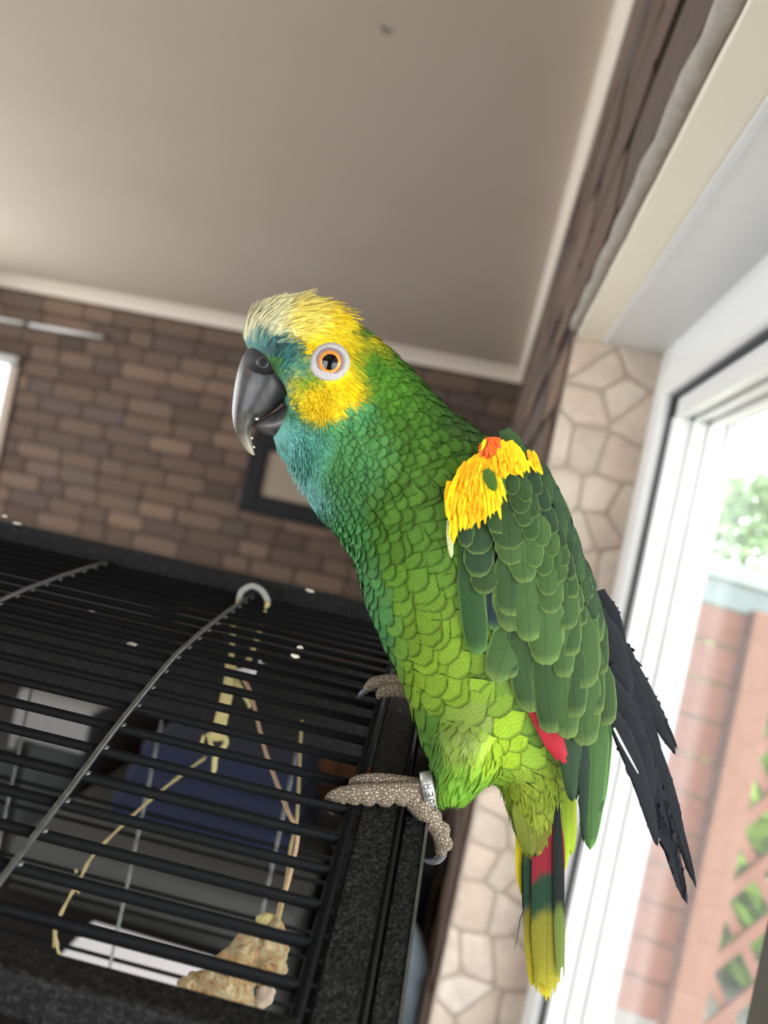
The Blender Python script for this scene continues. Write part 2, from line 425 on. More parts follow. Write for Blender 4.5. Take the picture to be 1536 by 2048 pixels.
# ------------------------------------------------------------------ garden outside
struct(box('ground', .44, 14, -6, 16, -.6, -.3, M['grass']))
struct(box('bounce_patio', .40, 2.9, -6, 4.5, -.4, -.28, plain('pale_bounce_paving', (196, 190, 182), .9, var=.15, scale=8)))  # unseen pale paving, added to bounce neutral daylight up to soffit and ceiling
FY = 2.5
fn = empty('fence_panel', (.85, FY, -.3), 'reddish wooden garden fence panel of horizontal boards with a pale top rail', 'fence')
slope = math.tan(math.radians(-5)); rf = random.Random(5)
def board(name, x0, x1, z0, z1, y0, y1, mat, parent, sl=slope, bev=.006):
    bm = box_bm(x0, x1, y0, y1, z0, z1, bev, 1)
    for v in bm.verts: v.co.z += (v.co.x-.75)*sl
    return bm_obj(name, bm, mat, parent)
zt = H-.07
for k in range(11):
    hh = .118; board('board', .46, .90, zt-(k+1)*hh+.006, zt-k*hh, FY, FY+.022+rf.uniform(-.004, .006), M['fence'], fn)
board('top_rail', .46, .968, H+.015, H+.075, FY-.02, FY+.05, plain('pale_green_paint', (140, 156, 146), .6), fn)
board('cap_board', .46, .968, zt+.002, H+.015, FY-.005, FY+.04, plain('pale_blue_board', (112, 128, 128), .7), fn)
post = box('post', .868, .968, FY-.05, FY+.05, -.3, H-.06, M['fencepost'], fn, .008)
lt = empty('trellis', (1.4, FY+.03, -.3), 'diagonal wooden garden trellis beside the fence post with shrubs behind', 'trellis')
for k in range(-8, 16):
    for s in (1, -1):
        z = H-.05-k*.225
        x0, x1 = .968, 1.75
        za, zb = z, z - s*(x1-x0)*1.35
        # clip to trellis height
        lo, hi = -.25, H-.06
        def cl(zq): return x0+(zq-za)/(zb-za)*(x1-x0)
        xs = sorted([x0, x1]+[cl(q) for q in (lo, hi) if x0 < cl(q) < x1])
        seg = [(a, b) for a, b in zip(xs[:-1], xs[1:]) if lo-1e-6 <= za+((a+b)/2-x0)/(x1-x0)*(zb-za) <= hi+1e-6]
        for a, b in seg:
            if b-a < .04: continue
            A = np.array([a, FY+.02+s*.008, za+(a-x0)/(x1-x0)*(zb-za)]); B = np.array([b, FY+.02+s*.008, za+(b-x0)/(x1-x0)*(zb-za)])
            t_ = (B-A)/np.linalg.norm(B-A); nrm = np.array([-t_[2], 0, t_[0]])*.017; dp = np.array([0, .007, 0])
            V = [A-nrm-dp, A+nrm-dp, B+nrm-dp, B-nrm-dp, A-nrm+dp, A+nrm+dp, B+nrm+dp, B-nrm+dp]
            mk('slat', V, [(0, 1, 2, 3), (7, 6, 5, 4), (0, 4, 5, 1), (1, 5, 6, 2), (2, 6, 7, 3), (3, 7, 4, 0)], M['fencepost'], lt, smooth=False)
box('post', 1.75, 1.86, FY-.05, FY+.05, -.3, H-.06, M['fencepost'], lt, .008)
box('top_rail', .972, 1.9, FY-.01, FY+.05, H-.06, H-.01, M['fencepost'], lt, .006)

def shrub(name, c, rx, rz, n, size, mat, label, cat, group, trunk=True):
    e = empty(name, (c[0], c[1], -.3), label, cat, group)
    g = np.random.default_rng(int(abs(c[0]*100+c[1]*7)))
    V, F = [], []
    for _ in range(n):
        d = g.normal(size=3); d /= np.linalg.norm(d); rr = g.uniform(.45, 1)**.5
        lump = 1+.22*math.sin(d[0]*6+c[0]*5)*math.cos(d[2]*5+d[1]*4)
        p = np.array(c)+d*rr*lump*np.array([rx, rx, rz])
        a = g.normal(size=3); a /= np.linalg.norm(a); b = np.cross(a, g.normal(size=3)); b /= np.linalg.norm(b)
        s = size*g.uniform(.6, 1.3); k = len(V)
        V += [p-a*s, p+b*s*.45, p+a*s, p-b*s*.45]; F.append((k, k+1, k+2, k+3))
    mk('foliage', V, F, mat, e, smooth=False)['kind'] = 'stuff'
    tube('trunk', [(c[0], c[1], -.32), (c[0]+.05, c[1], c[2])], [.07, .03], M['oak'], e)
shrub('garden_shrub', (1.5, 3.7, .35), .9, .95, 7000, .07, M['leaf'], 'bright green leafy shrub growing close behind the trellis', 'shrub', None)
shrub('garden_shrub', (3.6, 4.4, .45), .75, 1.0, 3500, .06, M['leaf'], 'taller bright green shrub past the far trellis post', 'shrub', None)
shrub('garden_tree', (2.4, 7.6, 1.35), 1.35, .95, 5000, .09, M['leaf2'], 'pale green rounded tree beyond the fence against the sky', 'tree', None)
shrub('garden_tree', (5.8, 9.2, 1.6), 1.7, 1.15, 5000, .09, M['leaf2'], 'wide pale green tree further right beyond the fence, taller than its neighbour', 'tree', None)

# ------------------------------------------------------------------ bird cage (u = along the depth of the cage, x = across)
CR = math.radians(2.5); cc, ss = math.cos(CR), math.sin(CR)
def G(x, u, z): return np.array([x*cc-u*ss, x*ss+u*cc, z+H])
PROF = [(.247, -.1700), (.2609, -.1638), (.2762, -.1575), (.2913, -.1512), (.3066, -.1448), (.3218, -.1382), (.3366, -.1315), (.3518, -.1252), (.3675, -.1195), (.3829, -.1139), (.3985, -.1085), (.4146, -.1037), (.455, -.0965), (.50, -.0905), (.57, -.0835)]
pu = np.array([p[0] for p in PROF]); pz = np.array([p[1] for p in PROF])
def zp(u): return float(np.interp(u, pu, pz))
cage = empty('bird_cage', tuple(G(-.35, .4, -H)), 'large black metal parrot cage with an arched barred roof', 'bird cage')
XR, XL, UB, UF = -.0137, -.78, .572, .247
roof = bpy.data.objects.new('roof', None); C.objects.link(roof); roof.parent = cage; roof.matrix_parent_inverse = parent_inv(cage); roof.location = tuple(G(-.4, .4, -.11)); roof.empty_display_size = .05
# bars across the roof, evenly spaced along its arc
arc = [0]; 
for i in range(1, len(PROF)): arc.append(arc[-1]+math.hypot(pu[i]-pu[i-1], pz[i]-pz[i-1]))
a0 = arc[1]
k = 0
while a0+k*.0165 < arc[-1]-.006:
    a = a0+k*.0165; u = float(np.interp(a, arc, pu)); z = float(np.interp(a, arc, pz))
    tube('bar', [G(XR, u, z), G((XR+XL)/2, u, z), G(XL, u, z)], .0023, M['barblack'], roof, n=8); k += 1
# arched cross wires with weld beads
uw = np.linspace(.247, .572, 34)
for j in range(7):
    x = XR-.115*j-.115
    if x < XL: break
    wr = tube('cross_wire', [G(x, u, zp(u)+.0032) for u in uw], .00145, M['wire'], roof, n=8)
    bm = bmesh.new(); k = 0
    while a0+k*.0165 < arc[-1]-.006:
        a = a0+k*.0165; u = float(np.interp(a, arc, pu)); z = float(np.interp(a, arc, pz)); k += 1
        mtx = Matrix.Translation(Vector(G(x+.0017, u, z+.0018))) @ Matrix.Diagonal((.0017, .0022, .0013, 1))
        bmesh.ops.create_uvsphere(bm, u_segments=6, v_segments=4, radius=1, matrix=mtx)
    o = bm_obj('weld_beads', bm, M['wire'], roof, True); o['kind'] = 'stuff'
# rails that follow the arch
def sweep(name, x0, x1, d0, d1, mat, parent, us=None, bev=.0012):
    us = np.linspace(.236, .578, 26) if us is None else us
    prof = [(x0+bev, d1), (x1-bev, d1), (x1, d1-bev), (x1, d0), (x0, d0), (x0, d1-bev)]
    V = []; n = len(prof)
    for u in us:
        zz = zp(u) if u > .247 else zp(.247)-(.247-u)*.42
        for x, d in prof: V.append(G(x, u, zz+d))
    F = [(i*n+j, i*n+(j+1) % n, (i+1)*n+(j+1) % n, (i+1)*n+j) for i in range(len(us)-1) for j in range(n)]
    F += [tuple(range(n-1, -1, -1)), tuple((len(us)-1)*n+j for j in range(n))]
    return mk(name, V, F, mat, parent, smooth=False)
tube('edge_rod', [G(XR, u, zp(u) if u > .247 else zp(.247)-(.247-u)*.42) for u in np.linspace(.236, .575, 40)], .0026, M['barblack'], roof, n=10)
sweep('side_rail', XR+.0040, XR+.0212, -.016, .0005, M['hammer'], roof)
sweep('ridge', XR+.0205, XR+.0226, -.010, .0016, M['barblack'], roof)
sweep('side_rail', XR+.0235, XR+.0345, -.024, -.0045, M['hammer'], cage)
sweep('edge_strip', XR+.0338, XR+.0348, -.023, -.0038, M['wire'], cage)
def rail_x(name, u, z, hw, hh, mat, parent, x0=XL, x1=XR+.003, bev=.002):
    bm = box_bm(x0, x1, u-hw, u+hw, z-hh, z+hh, bev)
    for v in bm.verts: v.co = Vector(G(v.co.x, v.co.y, v.co.z))
    return bm_obj(name, bm, mat, parent)
rail_x('back_rail', .576, -.0762, .007, .0075, M['hammer'], roof, x1=XR+.033)
rail_x('front_rail', .2405, -.1725, .0075, .0078, M['hammer'], roof)
rail_x('front_lower_rail', .228, -.197, .008, .009, M['hammer'], cage, x1=XR+.034)
rail_x('copper_strip', .2325, -.1865, .0025, .0008, M['copper'], cage, x0=-.3, x1=-.145)
# cage body
rail_x('back_header', .588, -.158, .004, .034, M['hammer'], cage, x1=XR+.03)
for i in range(36):
    z = -.21-i*.0195; tube('back_bar', [G(XL, .588, z), G(XR+.02, .588, z)], .0017, M['barblack'], cage, n=6)
for j in range(8):
    x = XR-.06-.108*j; tube('back_wire', [G(x, .585, -.19), G(x, .585, -.92)], .0013, M['wire'], cage, n=6)
for i in range(16):
    u = .25+i*.021; tube('side_bar', [G(XR+.029, u, zp(u)-.02), G(XR+.029, u, -.92)], .0017, M['barblack'], cage, n=6)
    
for x in (XL, XR+.028):
    for u in (.230, .588):
        bm = box_bm(x-.009, x+.009, u-.009, u+.009, -H+.0, -.20 if u < .3 else -.10, .002)
        for v in bm.verts: v.co = Vector(G(v.co.x, v.co.y, v.co.z))
        bm_obj('corner_post', bm, M['hammer'], cage)
rail_x('tray', .409, -.935, .185, .014, M['hammer'], cage, x1=XR+.03)
rail_x('bottom_rail', .588, -.925, .008, .012, M['hammer'], cage, x1=XR+.03)
rail_x('bottom_rail', .230, -.925, .008, .012, M['hammer'], cage, x1=XR+.03)

# crumbs left on the cage rails
M['crumb'] = plain('seed_crumb', (214, 206, 188), .8)
CL = ['larger pale seed crumb at the far end of the back cage rail', 'flat pale seed crumb beside the larger one on the back cage rail', 'tiny pale crumb on the back cage rail behind the parrot', 'thin pale crumb on the roof bars beside the second cross wire', 'pale crumb on the roof bars beneath the first cross wire', 'grey crumb on the roof bars next to the first cross wire', 'upper one of the two pale flecks on the roof bars between clip and parrot', 'lower one of the two pale flecks on the roof bars between clip and parrot']
for i, (px, py, dpt) in enumerate([(10, 1032, .598), (34, 1047, .598), (620, 1181, .566), (184, 1221, .50), (264, 1288, .445), (318, 1290, .443), (601, 1295, .442), (590, 1312, .433)]):
    p = P(px, py, dpt); bm = bmesh.new()
    bmesh.ops.create_icosphere(bm, subdivisions=1, radius=1, matrix=Matrix.Translation(Vector(p)) @ Matrix.Diagonal((.0024+.001*(i % 3), .0015, .0011, 1)))
    for v in bm.verts: v.co += Vector((random.uniform(-.0004, .0004),)*3)
    tag(bm_obj('seed_crumb', bm, M['crumb'], None, True), CL[i], 'crumb', 'crumbs on the cage roof')

# ------------------------------------------------------------------ toys hanging in the cage
M['fibre'] = plain('palm_fibre', (186, 172, 116), .7, var=.35, scale=400, bump=.4, bd=.0006)
M['twig'] = plain('dry_twig', (150, 134, 92), .8, var=.3, scale=250, bump=.4, bd=.0006)
M['cord'] = plain('brown_cord', (176, 146, 116), .8, var=.25, scale=300)
M['clip'] = plain('grey_plastic_clip', (150, 152, 146), .4)
M['paper'] = plain('white_paper', (222, 218, 220), .9, var=.05)
def path(pts): return [P(x, y, d) for x, y, d in pts]
def rough(pts, n): return cr(np.array(pts), n)
toy = empty('hanging_rope_toy', tuple(P(500, 1200, .55)), 'pale palm fibre toy on a grey clip hooked over the cage roof', 'bird toy')
tube('clip', rough(path([(478, 1200, .556), (484, 1182, .558), (505, 1172, .56), (525, 1183, .558), (536, 1204, .556)]), 18), .0022, M['clip'], toy)
tube('strand', rough(path([(478, 1200, .553), (468, 1236, .55), (464, 1290, .546), (462, 1325, .545)]), 16), .0019, M['fibre'], toy)
tube('strand', rough(path([(536, 1204, .553), (524, 1245, .55), (508, 1292, .546), (495, 1325, .545)]), 16), .0019, M['fibre'], toy)
for dx, rr in ((-6, .0024), (5, .0022), (-1, .0026)):
    tube('stem', rough(path([(463+dx, 1318, .545), (460+dx, 1360, .545), (445+dx*1.2, 1430, .545), (432+dx*1.6, 1480, .545)]), 14), rr, M['fibre'], toy)
tube('loop', rough(path([(448, 1470, .545), (452, 1486, .545), (438, 1505, .545), (430, 1516, .545), (428, 1540, .545), (421, 1556, .546)]), 18), [.002]*14+[.0016, .0012, .0008, .0004], M['fibre'], toy)
tube('loop', rough(path([(416, 1466, .545), (420, 1482, .545), (426, 1500, .545)]), 8), .0016, M['fibre'], toy)
tube('loop', rough(path([(408, 1470, .545), (402, 1490, .545), (398, 1502, .545)]), 8), .0012, M['fibre'], toy)
tube('tie', rough(path([(470, 1360, .545), (482, 1380, .54), (496, 1404, .54), (499, 1416, .54)]), 8), [.0022, .0022, .002, .0018, .0016, .0014, .0012, .0008], M['fibre'], toy)
def blob(name, outline, depth, thick, mat, parent, tip=.55):
    V = []; n = len(outline); cx = sum(o[0] for o in outline)/n; cy = sum(o[1] for o in outline)/n
    for s, d in ((tip, -thick), (1, 0), (tip, thick)):
        for x, y in outline: V.append(P(cx+(x-cx)*s, cy+(y-cy)*s, depth+d))
    F = [(a*n+k, a*n+(k+1) % n, (a+1)*n+(k+1) % n, (a+1)*n+k) for a in range(2) for k in range(n)]
    F += [tuple(range(n-1, -1, -1)), tuple(2*n+k for k in range(n))]
    return mk(name, V, F, mat, parent, smooth=True)
blob('paper_scrap', [(474, 1338), (498, 1334), (510, 1326), (517, 1330), (520, 1316), (524, 1326), (538, 1333), (516, 1335), (512, 1346), (505, 1357), (486, 1354), (476, 1350)], .536, .002, M['paper'], toy, .8)
tw = empty('twig', tuple(P(300, 1620, .52)), 'thin bent olive twig hanging inside the cage', 'twig')
tube('stem', rough(path([(412, 1514, .542), (360, 1552, .538), (300, 1600, .53), (240, 1655, .52), (185, 1712, .51), (160, 1758, .505), (128, 1815, .50), (112, 1856, .50), (114, 1890, .50), (120, 1916, .50)]), 40), [.0011+.0003*math.sin(i*1.7) for i in range(40)], M['twig'], tw)
for a, b in (((153, 1745), (150, 1738)), ((152, 1776), (158, 1786)), ((109, 1858), (107, 1895)), ((420, 1508), (428, 1502))):
    tube('side_shoot', path([(a[0], a[1], .503), ((a[0]+b[0])/2+1, (a[1]+b[1])/2, .503), (b[0], b[1], .503)]), [.0011, .001, .0006], M['twig'], tw)
hk = empty('husk_toy', tuple(P(480, 1900, .42)), 'bundle of crumpled tan husks hanging on a brown cord in the cage', 'bird toy')
tube('cord', rough(path([(482, 1352, .53), (498, 1378, .52), (510, 1420, .51), (530, 1500, .49), (555, 1570, .47), (577, 1625, .455), (594, 1660, .45), (593, 1690, .45), (586, 1722, .447), (575, 1768, .44), (560, 1812, .435), (555, 1845, .43)]), 40), .0013, M['cord'], hk)
tube('cord', rough(path([(604, 1440, .47), (600, 1500, .468), (596, 1600, .455), (592, 1650, .452), (582, 1692, .45), (576, 1740, .445), (566, 1800, .435), (556, 1845, .43)]), 30), .0011, M['twig'], hk)
def husk_mat():
    t = NT('husk'); n = t.noise(130, 6, t.geo(), .65, 1.5)
    t.base(t.ramp(n, [(.3, lin((92, 66, 40))), (.46, lin((168, 132, 86))), (.56, lin((150, 140, 108))), (.7, lin((216, 186, 138)))]))
    t.set(Roughness=.8); t.bump(n, 1.0, .004); return t.m
M['husk'] = husk_mat()
def lumpy(name, c, ax, radii, depth, mat, parent, seed, n=24, m=18):
    # tapered crumpled pod: c, ax in pixels, at a depth
    g = np.random.default_rng(seed); V, F = [], []
    p0, p1 = P(c[0], c[1], depth), P(ax[0], ax[1], depth); t = p1-p0; L = np.linalg.norm(t); t = t/L
    a = np.cross(t, Fv); a /= np.linalg.norm(a); b = np.cross(t, a)
    ph = g.uniform(0, 6.3, 5)
    for i in range(n+1):
        s = i/n; r = np.interp(s, np.linspace(0, 1, len(radii)), radii)*depth/FPX
        for j in range(m):
            an = 2*math.pi*j/m
            rr = r*(1+.16*math.sin(3*an+ph[0]+s*5)+.12*math.sin(5*an+ph[1]-s*7)+.07*math.sin(s*19+ph[2]+an*2)+g.uniform(-.05, .05))
            V.append(p0+t*L*s+rr*(math.cos(an)*a+math.sin(an)*b*.8))
    for i in range(n):
        for j in range(m): F.append((i*m+j, i*m+(j+1) % m, (i+1)*m+(j+1) % m, (i+1)*m+j))
    F += [tuple(range(m-1, -1, -1)), tuple(n*m+j for j in range(m))]
    return mk(name, V, F, mat, parent)
lumpy('husk', (556, 1838), (510, 1965), [6, 26, 44, 48, 34, 14], .43, M['husk'], hk, 1)
lumpy('husk', (505, 1848), (440, 2030), [8, 24, 36, 50, 60, 44], .42, M['husk'], hk, 2)
lumpy('husk', (452, 1930), (372, 2030), [6, 24, 40, 44, 22], .425, M['husk'], hk, 3)
lumpy('knot', (512, 1836), (562, 1848), [4, 12, 14, 11, 4], .432, M['fibre'], hk, 4, 10, 10)
lumpy('pale_husk', (545, 1950), (510, 2030), [4, 18, 16, 4], .44, plain('pale_husk', (156, 136, 120), .8, var=.2, scale=200), hk, 5)

# ------------------------------------------------------------------ furniture seen through the bars
M['grey_cloth'] = plain('grey_cloth', (58, 58, 54), .95, var=.15, scale=60, bump=.3)
M['blue_cloth'] = plain('blue_cloth', (7, 17, 42), .95, var=.3, scale=25, bump=.3)
M['dark_cloth'] = plain('dark_grey_cloth', (44, 46, 46), .95, var=.2, scale=50, bump=.3)
sb = empty('sideboard', (-.45, 2.62, 0), 'brown wooden sideboard standing in the room behind the cage', 'sideboard')
box('body', -.84, .02, 2.42, 2.82, .08, .62, M['oak'], sb, .004)
box('top', -.85, .04, 2.40, 2.84, .62, .65, M['oak'], sb, .004)
for k in range(3):
    d_ = box('door', -.82+.28*k, -.55+.28*k, 2.40, 2.42, .12, .59, M['oak'], sb, .003)
    tube('knob', [(-.58+.28*k, 2.40, .38), (-.58+.28*k, 2.375, .38)], .012, M['wire'], d_)
for x in (-.80, -.02):
    for y in (2.45, 2.79): box('foot', x-.025, x+.025, y-.025, y+.025, 0, .08, M['oak'], sb)
ch = empty('storage_chest', (-.45, 1.75, 0), 'grey fabric storage chest on the floor behind the cage', 'chest')
box('body', -.80, -.20, 1.52, 2.10, 0, .37, M['grey_cloth'], ch, .02, 3)
box('lid', -.81, -.19, 1.51, 2.11, .37, .43, M['grey_cloth'], ch, .02, 3)
bl = empty('folded_blanket', (-.40, 1.9, .43), 'dark blue folded blanket lying on the grey storage chest', 'blanket')
for k in range(3): box('fold', -.70+.02*k, -.25-.01*k, 1.70+.01*k, 2.05-.015*k, .43+.065*k, .493+.065*k, M['blue_cloth'], bl, .028, 4)
ac = empty('armchair', (-1.35, 2.2, 0), 'dark grey upholstered armchair behind the cage', 'armchair')
box('seat', -1.68, -1.02, 1.88, 2.5, .2, .44, M['dark_cloth'], ac, .05, 4)
box('backrest', -1.72, -.98, 2.46, 2.70, .2, .82, M['dark_cloth'], ac, .06, 4)
box('armrest', -1.84, -1.68, 1.86, 2.66, .12, .60, M['dark_cloth'], ac, .05, 4)
box('armrest', -1.02, -.86, 1.86, 2.66, .12, .60, M['dark_cloth'], ac, .05, 4)
for x in (-1.78, -.92):
    for y in (1.92, 2.60): box('foot', x-.025, x+.025, y-.025, y+.025, 0, .12, M['oak'], ac)
tw_ = empty('hand_towel', (-.94, 2.0, .60), 'pale grey towel draped over the armrest of the dark armchair', 'towel')
M['towel'] = plain('pale_towel', (118, 116, 114), .95, bump=.3)
box('top_fold', -1.045, -.835, 1.84, 1.96, .601, .618, M['towel'], tw_, .006)
box('front_fold', -1.04, -.84, 1.828, 1.845, .50, .612, M['towel'], tw_, .006)
box('side_fold', -1.05, -1.035, 1.85, 2.0, .46, .612, M['towel'], tw_, .006)
lo = empty('low_table', (-.7, 1.2, 0), 'low black side table under the white paper sheets', 'table')
box('top', -1.05, -.28, .98, 1.46, .33, .36, M['black'], lo, .005)
for x in (-1.0, -.33):
    for y in (1.03, 1.41): box('leg', x-.02, x+.02, y-.02, y+.02, 0, .33, M['black'], lo)
for k, (x0, x1, y0, y1) in enumerate(((-.56, -.285, 1.29, 1.42), (-1.0, -.78, 1.16, 1.42))):
    tag(box('paper_sheet', x0, x1, y0, y1, .360, .364, M['paper'], None), ['wide white paper sheet on the low black table', 'smaller white paper sheet at the far end of the low black table'][k], 'paper')
pot = empty('clay_pot', (-.66, 1.14, .36), 'small reddish clay pot on the low black table', 'pot')
def lathe(name, c, prof, mat, parent, n=20):
    V = [(c[0]+r*math.cos(2*math.pi*j/n), c[1]+r*math.sin(2*math.pi*j/n), z) for r, z in prof for j in range(n)]
    F = [(i*n+j, i*n+(j+1) % n, (i+1)*n+(j+1) % n, (i+1)*n+j) for i in range(len(prof)-1) for j in range(n)]
    F += [tuple(range(n-1, -1, -1))]
    return mk(name, V, F, mat, parent)
M['clay'] = plain('clay', (170, 96, 70), .85)
lathe('body', (-.66, 1.14), [(.03, .36), (.042, .42), (.046, .425), (.04, .425), (.03, .37), (.0005, .37)], M['clay'], pot)
lathe('rim', (-.66, 1.14), [(.045, .412), (.05, .414), (.05, .428), (.043, .428)], M['clay'], pot)
bn = empty('waste_bin', (.0, 1.85, 0), 'tall black waste bin against the brick wall beside the stone jamb', 'bin')
box('body', -.16, .065, 1.72, 1.98, 0, .50, M['black'], bn, .02, 3)
box('rim', -.17, .072, 1.71, 1.99, .48, .53, M['black'], bn, .008, 2)
bg_ = lumpy('bin_bag', (800, 1790), (721, 2290), [8, 44, 62, 66, 66, 68, 72, 66, 40], 1.56, plain('pale_blue_bag', (150, 168, 178), .5, var=.2, scale=20), None, 9)
tag(bg_, 'tall pale blue plastic bag standing in front of the black bin', 'bag')

# ------------------------------------------------------------------ the parrot
DB = 0.37                                   # distance of its middle plane from the lens
SPX = DB/FPX                                # metres per picture pixel at that distance
def B3(x, y, dz=0.0): return CAM + ray(x, y)*(DB-dz*SPX)
def B3a(a):
    a = np.asarray(a, float)
    r = Fv[None]+((a[:, 0]-768)/FPX)[:, None]*Rv[None]+((a[:, 1]-1024)/FPX)[:, None]*Dv[None]
    return CAM[None]+r*(DB-a[:, 2]*SPX)[:, None]
# body loft: (throat/breast point, nape/back point, half thickness)
SEC = [((538, 832), (520, 752), 18), ((545, 872), (500, 704), 52), ((552, 890), (486, 674), 78), ((566, 912), (504, 626), 97), ((586, 934), (560, 602), 108), ((606, 966), (638, 606), 114),
       ((622, 1002), (700, 640), 118), ((642, 1030), (768, 694), 120), ((668, 1056), (832, 758), 122), ((696, 1088), (886, 818), 126), ((714, 1124), (955, 866), 130),
       ((726, 1172), (1030, 925), 134), ((744, 1232), (1085, 1010), 136), ((774, 1302), (1120, 1110), 136), ((804, 1364), (1140, 1220), 132), ((830, 1440), (1150, 1330), 124),
       ((850, 1504), (1152, 1420), 112), ((884, 1546), (1146, 1490), 98), ((945, 1566), (1140, 1535), 84), ((992, 1566), (1136, 1565), 68), ((1012, 1600), (1128, 1605), 52),
       ((1032, 1660), (1112, 1665), 38), ((1055, 1715), (1096, 1720), 24), ((1074, 1750), (1082, 1752), 8)]
NS, NTH = 240, 96
def grid_from(sec, ns=NS, nth=NTH, dz0=None):
    a = np.array([[*s[0], *s[1], s[2], (0 if dz0 is None else dz0[i])] for i, s in enumerate(sec)], float)
    c = cr(a, 900)
    mid = (c[:, :2]+c[:, 2:4])/2
    L = np.concatenate([[0], np.cumsum(np.linalg.norm(np.diff(mid, axis=0), axis=1))]); t = np.linspace(0, L[-1], ns)
    c = np.stack([np.interp(t, L, c[:, k]) for k in range(6)], 1)
    m = (c[:, :2]+c[:, 2:4])/2; h = (c[:, 2:4]-c[:, :2])/2
    th = np.linspace(0, 2*math.pi, nth, endpoint=False)
    g = np.zeros((ns, nth, 3))
    g[..., 0] = m[:, None, 0]+h[:, None, 0]*np.cos(th); g[..., 1] = m[:, None, 1]+h[:, None, 1]*np.cos(th)
    g[..., 2] = c[:, None, 4]*np.sin(th)+c[:, None, 5]
    return g, L[-1]
BG, BL = grid_from(SEC)
_sh = np.interp(np.linspace(0, BL, NS), [0, 60, 110, 190], [54, 54, 34, 0])      # the face wraps back around the beak
BG[..., 0] += _sh[:, None]*np.sin(np.linspace(0, 2*math.pi, NTH, endpoint=False))[None]**2
def grid_mesh(g):
    ns, nt = g.shape[:2]
    F = [(i*nt+j, i*nt+(j+1) % nt, (i+1)*nt+(j+1) % nt, (i+1)*nt+j) for i in range(ns-1) for j in range(nt)]
    F += [tuple(range(nt-1, -1, -1)), tuple((ns-1)*nt+j for j in range(nt))]
    return g.reshape(-1, 3), F
# thighs (near and far leg)
def thigh_sec(s):
    sec = [((905, 1400), (1010, 1390), 30), ((868, 1470), (1020, 1480), 62), ((866, 1530), (996, 1545), 62), ((868, 1575), (955, 1578), 46), ((874, 1602), (932, 1600), 30), ((886, 1612), (918, 1610), 12)]
    return sec, [s*v for v in (40, 62, 74, 80, 82, 82)]
TG = [grid_from(*((lambda q: (q[0], 70, 40, q[1]))(thigh_sec(s)))) for s in (1, -1)]
def gev(g, s, t):                                   # bilinear grid sample; s in [0,1], t in turns
    ns, nt = g.shape[:2]
    s = np.clip(s, 0, 1)*(ns-1); i = np.clip(s.astype(int), 0, ns-2); fs = (s-i)[..., None]
    t = (t % 1.0)*nt; j = t.astype(int) % nt; ft = (t-np.floor(t))[..., None]; k = (j+1) % nt
    return (g[i, j]*(1-ft)+g[i, k]*ft)*(1-fs)+(g[i+1, j]*(1-ft)+g[i+1, k]*ft)*fs
def gnorm(g, s, t):
    e = 1e-3
    a = gev(g, s+e, t)-gev(g, s-e, t); b = gev(g, s, t+e)-gev(g, s, t-e)
    n = np.cross(a, b); return n/(np.linalg.norm(n, axis=-1, keepdims=True)+1e-9)

def sstep(a, b, x): t = np.clip((x-a)/(b-a), 0, 1); return t*t*(3-2*t)
